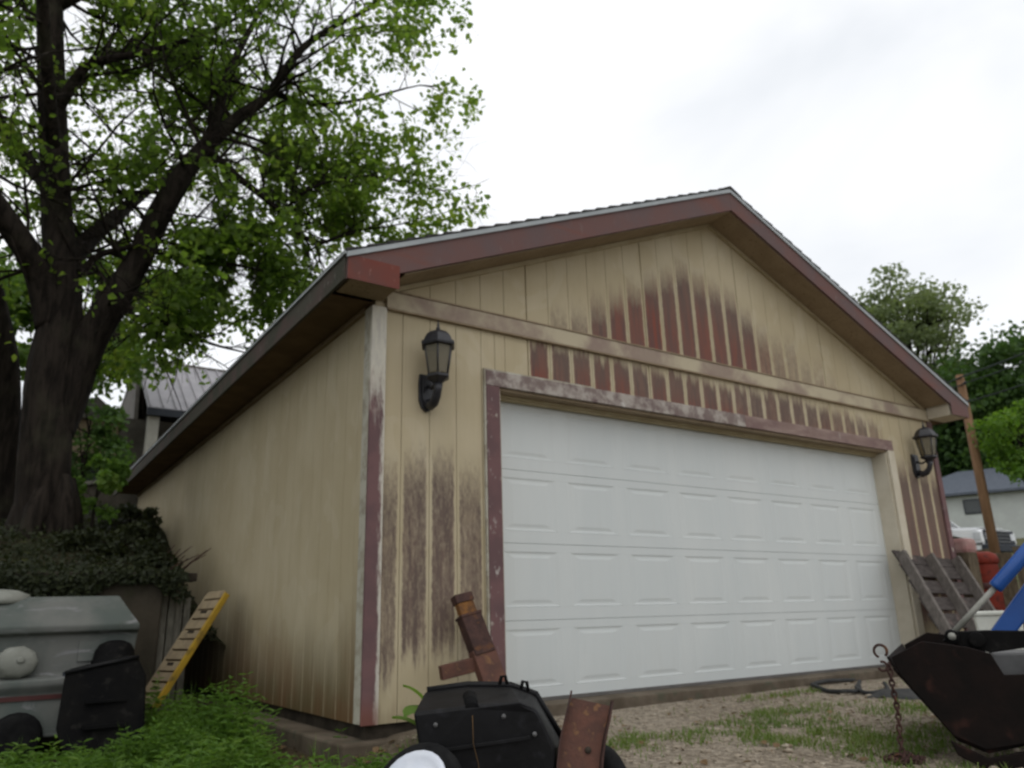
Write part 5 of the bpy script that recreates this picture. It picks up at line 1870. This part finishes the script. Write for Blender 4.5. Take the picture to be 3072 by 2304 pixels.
# yellow edged step ramp leaning against the garage side
rp = thing('yellow_ramp', 'tan slatted ramp with a yellow edge rail leaning on the garage side wall', 'ramp', (-0.5, 2.5, -0.2))
r0, r1 = Vector((-0.675, 2.36, -0.02)), Vector((-0.19, 2.46, 0.805))     # near lower edge -> near upper edge
wdir = Vector((-0.25, 0.95, 0.0)).normalized()                          # across, away from viewer
ax_ = (r1 - r0)
nl = ax_.normalized().cross(wdir).normalized()
if nl.x > 0:
    nl = -nl
RW = 0.30
m = MB()
m.beam(r0 - ax_ * 0.03, r1, 0.05, 0.028, nl.cross(ax_))
m.build('edge_rail', M['yellow'], rp, 0.006)
m = MB()
m.beam(r0 + wdir * RW, r1 + wdir * RW, 0.05, 0.028, nl.cross(ax_))
m.build('edge_rail', M['tan_cleat'], rp, 0.006)
nct = 11
for i in range(nct):
    f = 0.03 + 0.95 * i / (nct - 1)
    c = r0 + ax_ * f + nl * 0.012
    m = MB()
    m.beam(c + wdir * 0.018, c + wdir * (RW - 0.015) + ax_ * rg.uniform(-.006, .006), 0.030, 0.080 if i % 2 else 0.072, tuple(ax_))
    m.build('cleat', M['tan_cleat'], rp, 0.004)
m = MB()
m.prism([r0 + wdir * 0.02 - nl * 0.01, r1 + wdir * 0.02 - nl * 0.01, r1 + wdir * (RW - .02) - nl * 0.01, r0 + wdir * (RW - .02) - nl * 0.01], -nl * 0.012)
m.build('deck', M['tan_cleat'], rp)
for f in (0.12, 0.33, 0.62, 0.81):
    m = MB()
    c = r0 + ax_ * f + nl * 0.016 + wdir * 0.09
    m.beam(c, c + wdir * 0.10, 0.03, 0.022, tuple(ax_))
    m.build('slot', M['dark_sill'], rp)

# pale boards standing in the gap at the end of the retaining wall
pb = thing('board_pile', 'pale weathered boards standing in the gap behind the yellow ramp', 'boards', (-0.5, 3.0, -0.2))
for i, (x, w, h) in enumerate(((-0.60, .06, .92), (-0.53, .055, .98), (-0.47, .06, .90), (-0.40, .055, .80))):
    m = MB()
    m.prism([(x - w / 2, 2.90 + .012 * i, -0.2), (x + w / 2, 2.90 + .012 * i, -0.2), (x + w / 2 + 0.02, 2.99 + .012 * i, h), (x - w / 2 + 0.02, 2.99 + .012 * i, h - 0.02)], (0, 0.022, 0))
    m.build('board', M['pale_board'], pb, 0.003)
m = MB()
m.box((-0.64, 2.93, 0.93), (-0.34, 3.12, 1.0))
m.build('cross_board', M['dark_sill'], pb, 0.004)

# ------------------------------------------------------------------ ground cover near the camera
def blade(mb, p, d, h, w, bend):
    s = Vector((-d.y, d.x, 0)) * w
    a = p + d * bend * 0.35 + Vector((0, 0, h * 0.55))
    b = p + d * bend + Vector((0, 0, h))
    mb.add([p - s, p + s, a + s * 0.8, a - s * 0.8, b], [(0, 1, 2, 3), (3, 2, 4)])


# grass in patches over the gravel
PATCH = [(2.10, -1.15, .55, .30), (2.00, -1.55, .45, .30), (1.80, -1.95, .5, .28), (1.70, -2.4, .45, .25), (1.15, -1.20, .40, .22), (3.35, -1.35, .5, .35), (2.55, -1.0, .5, .22), (0.55, -1.0, .6, .3), (0.2, -0.55, .6, .35), (1.6, -1.5, .25, .15), (2.5, -2.0, .6, .4), (3.2, -0.35, .5, .12), (5.6, -0.7, .6, .3)]
rg = random.Random(17)
m = MB()
for cx, cy, rx, ry in PATCH:
    for _ in range(int(5200 * rx * ry * 1.6) + 60):
        a, r_ = rg.uniform(0, 6.283), rg.random() ** 0.6 * 1.15
        x, y = cx + rx * r_ * math.cos(a), cy + ry * r_ * math.sin(a)
        if noise.noise(Vector((x * 4, y * 4, 2))) + 0.35 * (1.0 - r_) < rg.uniform(-.25, .3):
            continue
        a2 = rg.uniform(0, 6.283)
        blade(m, Vector((x, y, ground_z(x, y) - 0.005)), Vector((math.cos(a2), math.sin(a2), 0)), rg.uniform(.015, .05), rg.uniform(.002, .0038), rg.uniform(.01, .045))
for _ in range(5000):
    x, y = rg.uniform(-0.6, 6.2), rg.uniform(-3.2, -0.15)
    if noise.noise(Vector((x * 2.2, y * 2.2, 6))) < 0.08:
        continue
    a2 = rg.uniform(0, 6.283)
    blade(m, Vector((x, y, ground_z(x, y) - 0.004)), Vector((math.cos(a2), math.sin(a2), 0)), rg.uniform(.012, .035), .0025, rg.uniform(.01, .03))
kind(m.build('thin_grass', M['grass']), 'stuff')

# loose gravel stones
bm = bmesh.new()
bmesh.ops.create_icosphere(bm, subdivisions=1, radius=1.0)
iv = [v.co.copy() for v in bm.verts]
ifs = [tuple(v.index for v in f.verts) for f in bm.faces]
bm.free()
m = MB()
rg = random.Random(23)
cnt = 0
while cnt < 9000:
    x, y = rg.uniform(-0.3, 6.4), -3.2 + 3.1 * rg.random()
    if x < 0.4 and rg.random() < 0.6:
        continue
    s = rg.uniform(.004, .010) * (1.7 if rg.random() < .08 else 1)
    M3 = Matrix.Rotation(rg.uniform(0, 6.28), 3, 'Z')
    sx, sy, sz = s * rg.uniform(.8, 1.5), s * rg.uniform(.7, 1.2), s * rg.uniform(.45, .8)
    c = Vector((x, y, ground_z(x, y) + sz * 0.3))
    m.add([c + M3 @ Vector((v.x * sx, v.y * sy, v.z * sz)) for v in iv], ifs, False)
    cnt += 1
for _ in range(260):
    x, y = rg.uniform(0.3, 6.2), -3.0 + 2.9 * rg.random()
    s = rg.uniform(.012, .028)
    M3 = Matrix.Rotation(rg.uniform(0, 6.28), 3, 'Z')
    c = Vector((x, y, ground_z(x, y) + s * 0.15))
    jit = [rg.uniform(.8, 1.15) for _ in iv]
    m.add([c + M3 @ Vector((v.x * s * 1.3 * j, v.y * s * j, v.z * s * .6 * j)) for v, j in zip(iv, jit)], ifs, False)
kind(m.build('gravel_stones', M['stone']), 'stuff')


# weeds along the left side of the garage
def weed_top(x, y):
    # taller nearer the wall foot and by the tub
    return 0.13 + 0.19 * max(0.0, 1 - abs(x + 0.60) / 0.55) * sstep(-0.2, 0.9, y)


m = MB()
rg = random.Random(29)
for _ in range(4200):
    x, y = rg.uniform(-2.6, -0.02), rg.uniform(-1.0, 2.1)
    if x > -0.30 and y > -0.2 and rg.random() < .9:
        continue
    if y > 1.25 and x < -0.85:
        continue
    dn = noise.noise(Vector((x * 1.5, y * 1.5, 4)))
    if dn < -0.45 or (x > -0.40 and dn < 0.02):
        continue
    z0 = ground_z(x, y)
    h = weed_top(x, y) * rg.uniform(.55, 1.15) * (0.55 + 1.0 * (0.5 + noise.noise(Vector((x * 3.3, y * 3.3, 9))))) * (0.75 if x > -0.35 else 1)
    a = rg.uniform(0, 6.283)
    lean = Vector((math.cos(a), math.sin(a), 0)) * rg.uniform(.05, .28) * h
    p = Vector((x, y, z0 - .01))
    n = max(3, int(h / 0.035))
    for i in range(1, n + 1):
        f = i / n
        c = p + lean * f * f + Vector((0, 0, h * f))
        for sgn in (0, math.pi):
            a3 = a + sgn + i * 1.35
            d3 = Vector((math.cos(a3), math.sin(a3), rg.uniform(.05, .5)))
            m.add(leaf_verts(c, d3, Vector((0, 0, 1)) + rnd_dir(rg) * .3, rg.uniform(.045, .095) * (1.15 - .5 * f), .15), LEAF_F)
    if rg.random() < .6:
        blade(m, p, Vector((math.cos(a), math.sin(a), 0)), h * rg.uniform(.9, 1.5), .0035, h * .4)
for _ in range(5200):
    x, y = rg.uniform(-2.6, 0.5), rg.uniform(-1.6, 1.6)
    dn = noise.noise(Vector((x * 1.5, y * 1.5, 4)))
    if dn < -0.1 or (x > -0.12 and y > -0.1):
        continue
    a2 = rg.uniform(0, 6.283)
    blade(m, Vector((x, y, ground_z(x, y) - .01)), Vector((math.cos(a2), math.sin(a2), 0)), rg.uniform(.05, .14), .0032, rg.uniform(.02, .09))
kind(m.build('weeds', M['weed']), 'stuff')

# dead leaves under the weeds and along the foundation
m = MB()
for _ in range(900):
    x, y = rg.uniform(-1.6, 0.6), rg.uniform(-1.3, 1.6)
    if x > -0.15 and y > -0.08:
        continue
    m.add(leaf_verts(Vector((x, y, ground_z(x, y) + rg.uniform(.003, .02))), rnd_dir(rg) * Vector((1, 1, .2)), Vector((0, 0, 1)) + rnd_dir(rg) * .4, rg.uniform(.03, .06), .4), LEAF_F)
for _ in range(420):
    x, y = rg.uniform(0.4, 6.0), rg.uniform(-3.0, -0.12)
    m.add(leaf_verts(Vector((x, y, ground_z(x, y) + rg.uniform(.004, .015))), rnd_dir(rg) * Vector((1, 1, .15)), Vector((0, 0, 1)) + rnd_dir(rg) * .35, rg.uniform(.025, .05), .4), LEAF_F)
kind(m.build('leaf_litter', M['dry_leaf']), 'stuff')

# broad-leaved dock plant at the front corner
dk = thing('broadleaf_weed', 'broad leaved green weed growing beside the front left garage corner', 'plant', (0.20, -0.42, -0.2))
for i, (a, l, e_) in enumerate(((2.6, .16, .9), (0.4, .15, 1.1), (4.4, .15, .6), (3.6, .17, .3), (5.4, .16, .35), (1.5, .13, .9), (4.9, .17, .15), (3.0, .12, 1.4))):
    m = MB()
    b = Vector((0.20, -0.42, ground_z(.20, -.42)))
    d3 = Vector((math.cos(a), math.sin(a), 0))
    base = b + Vector((0, 0, .05 + .045 * (i % 4)))
    l *= 1.25
    vs, fs = [], []
    n = 5
    for j in range(n + 1):
        f = j / n
        c = base + d3 * (l * f) + Vector((0, 0, e_ * l * f - .09 * f * f))
        w = l * 0.34 * math.sin(math.pi * min(1, f * .92 + .06)) ** .7
        s = Vector((-d3.y, d3.x, 0)) * w
        vs += [c - s + Vector((0, 0, .012)), c, c + s + Vector((0, 0, .012))]
    for j in range(n):
        for q in (0, 1):
            fs.append((j * 3 + q, j * 3 + q + 1, j * 3 + 4 + q, j * 3 + 3 + q))
    m.add(vs, fs, True)
    m.build('leaf', M['weed'], dk)
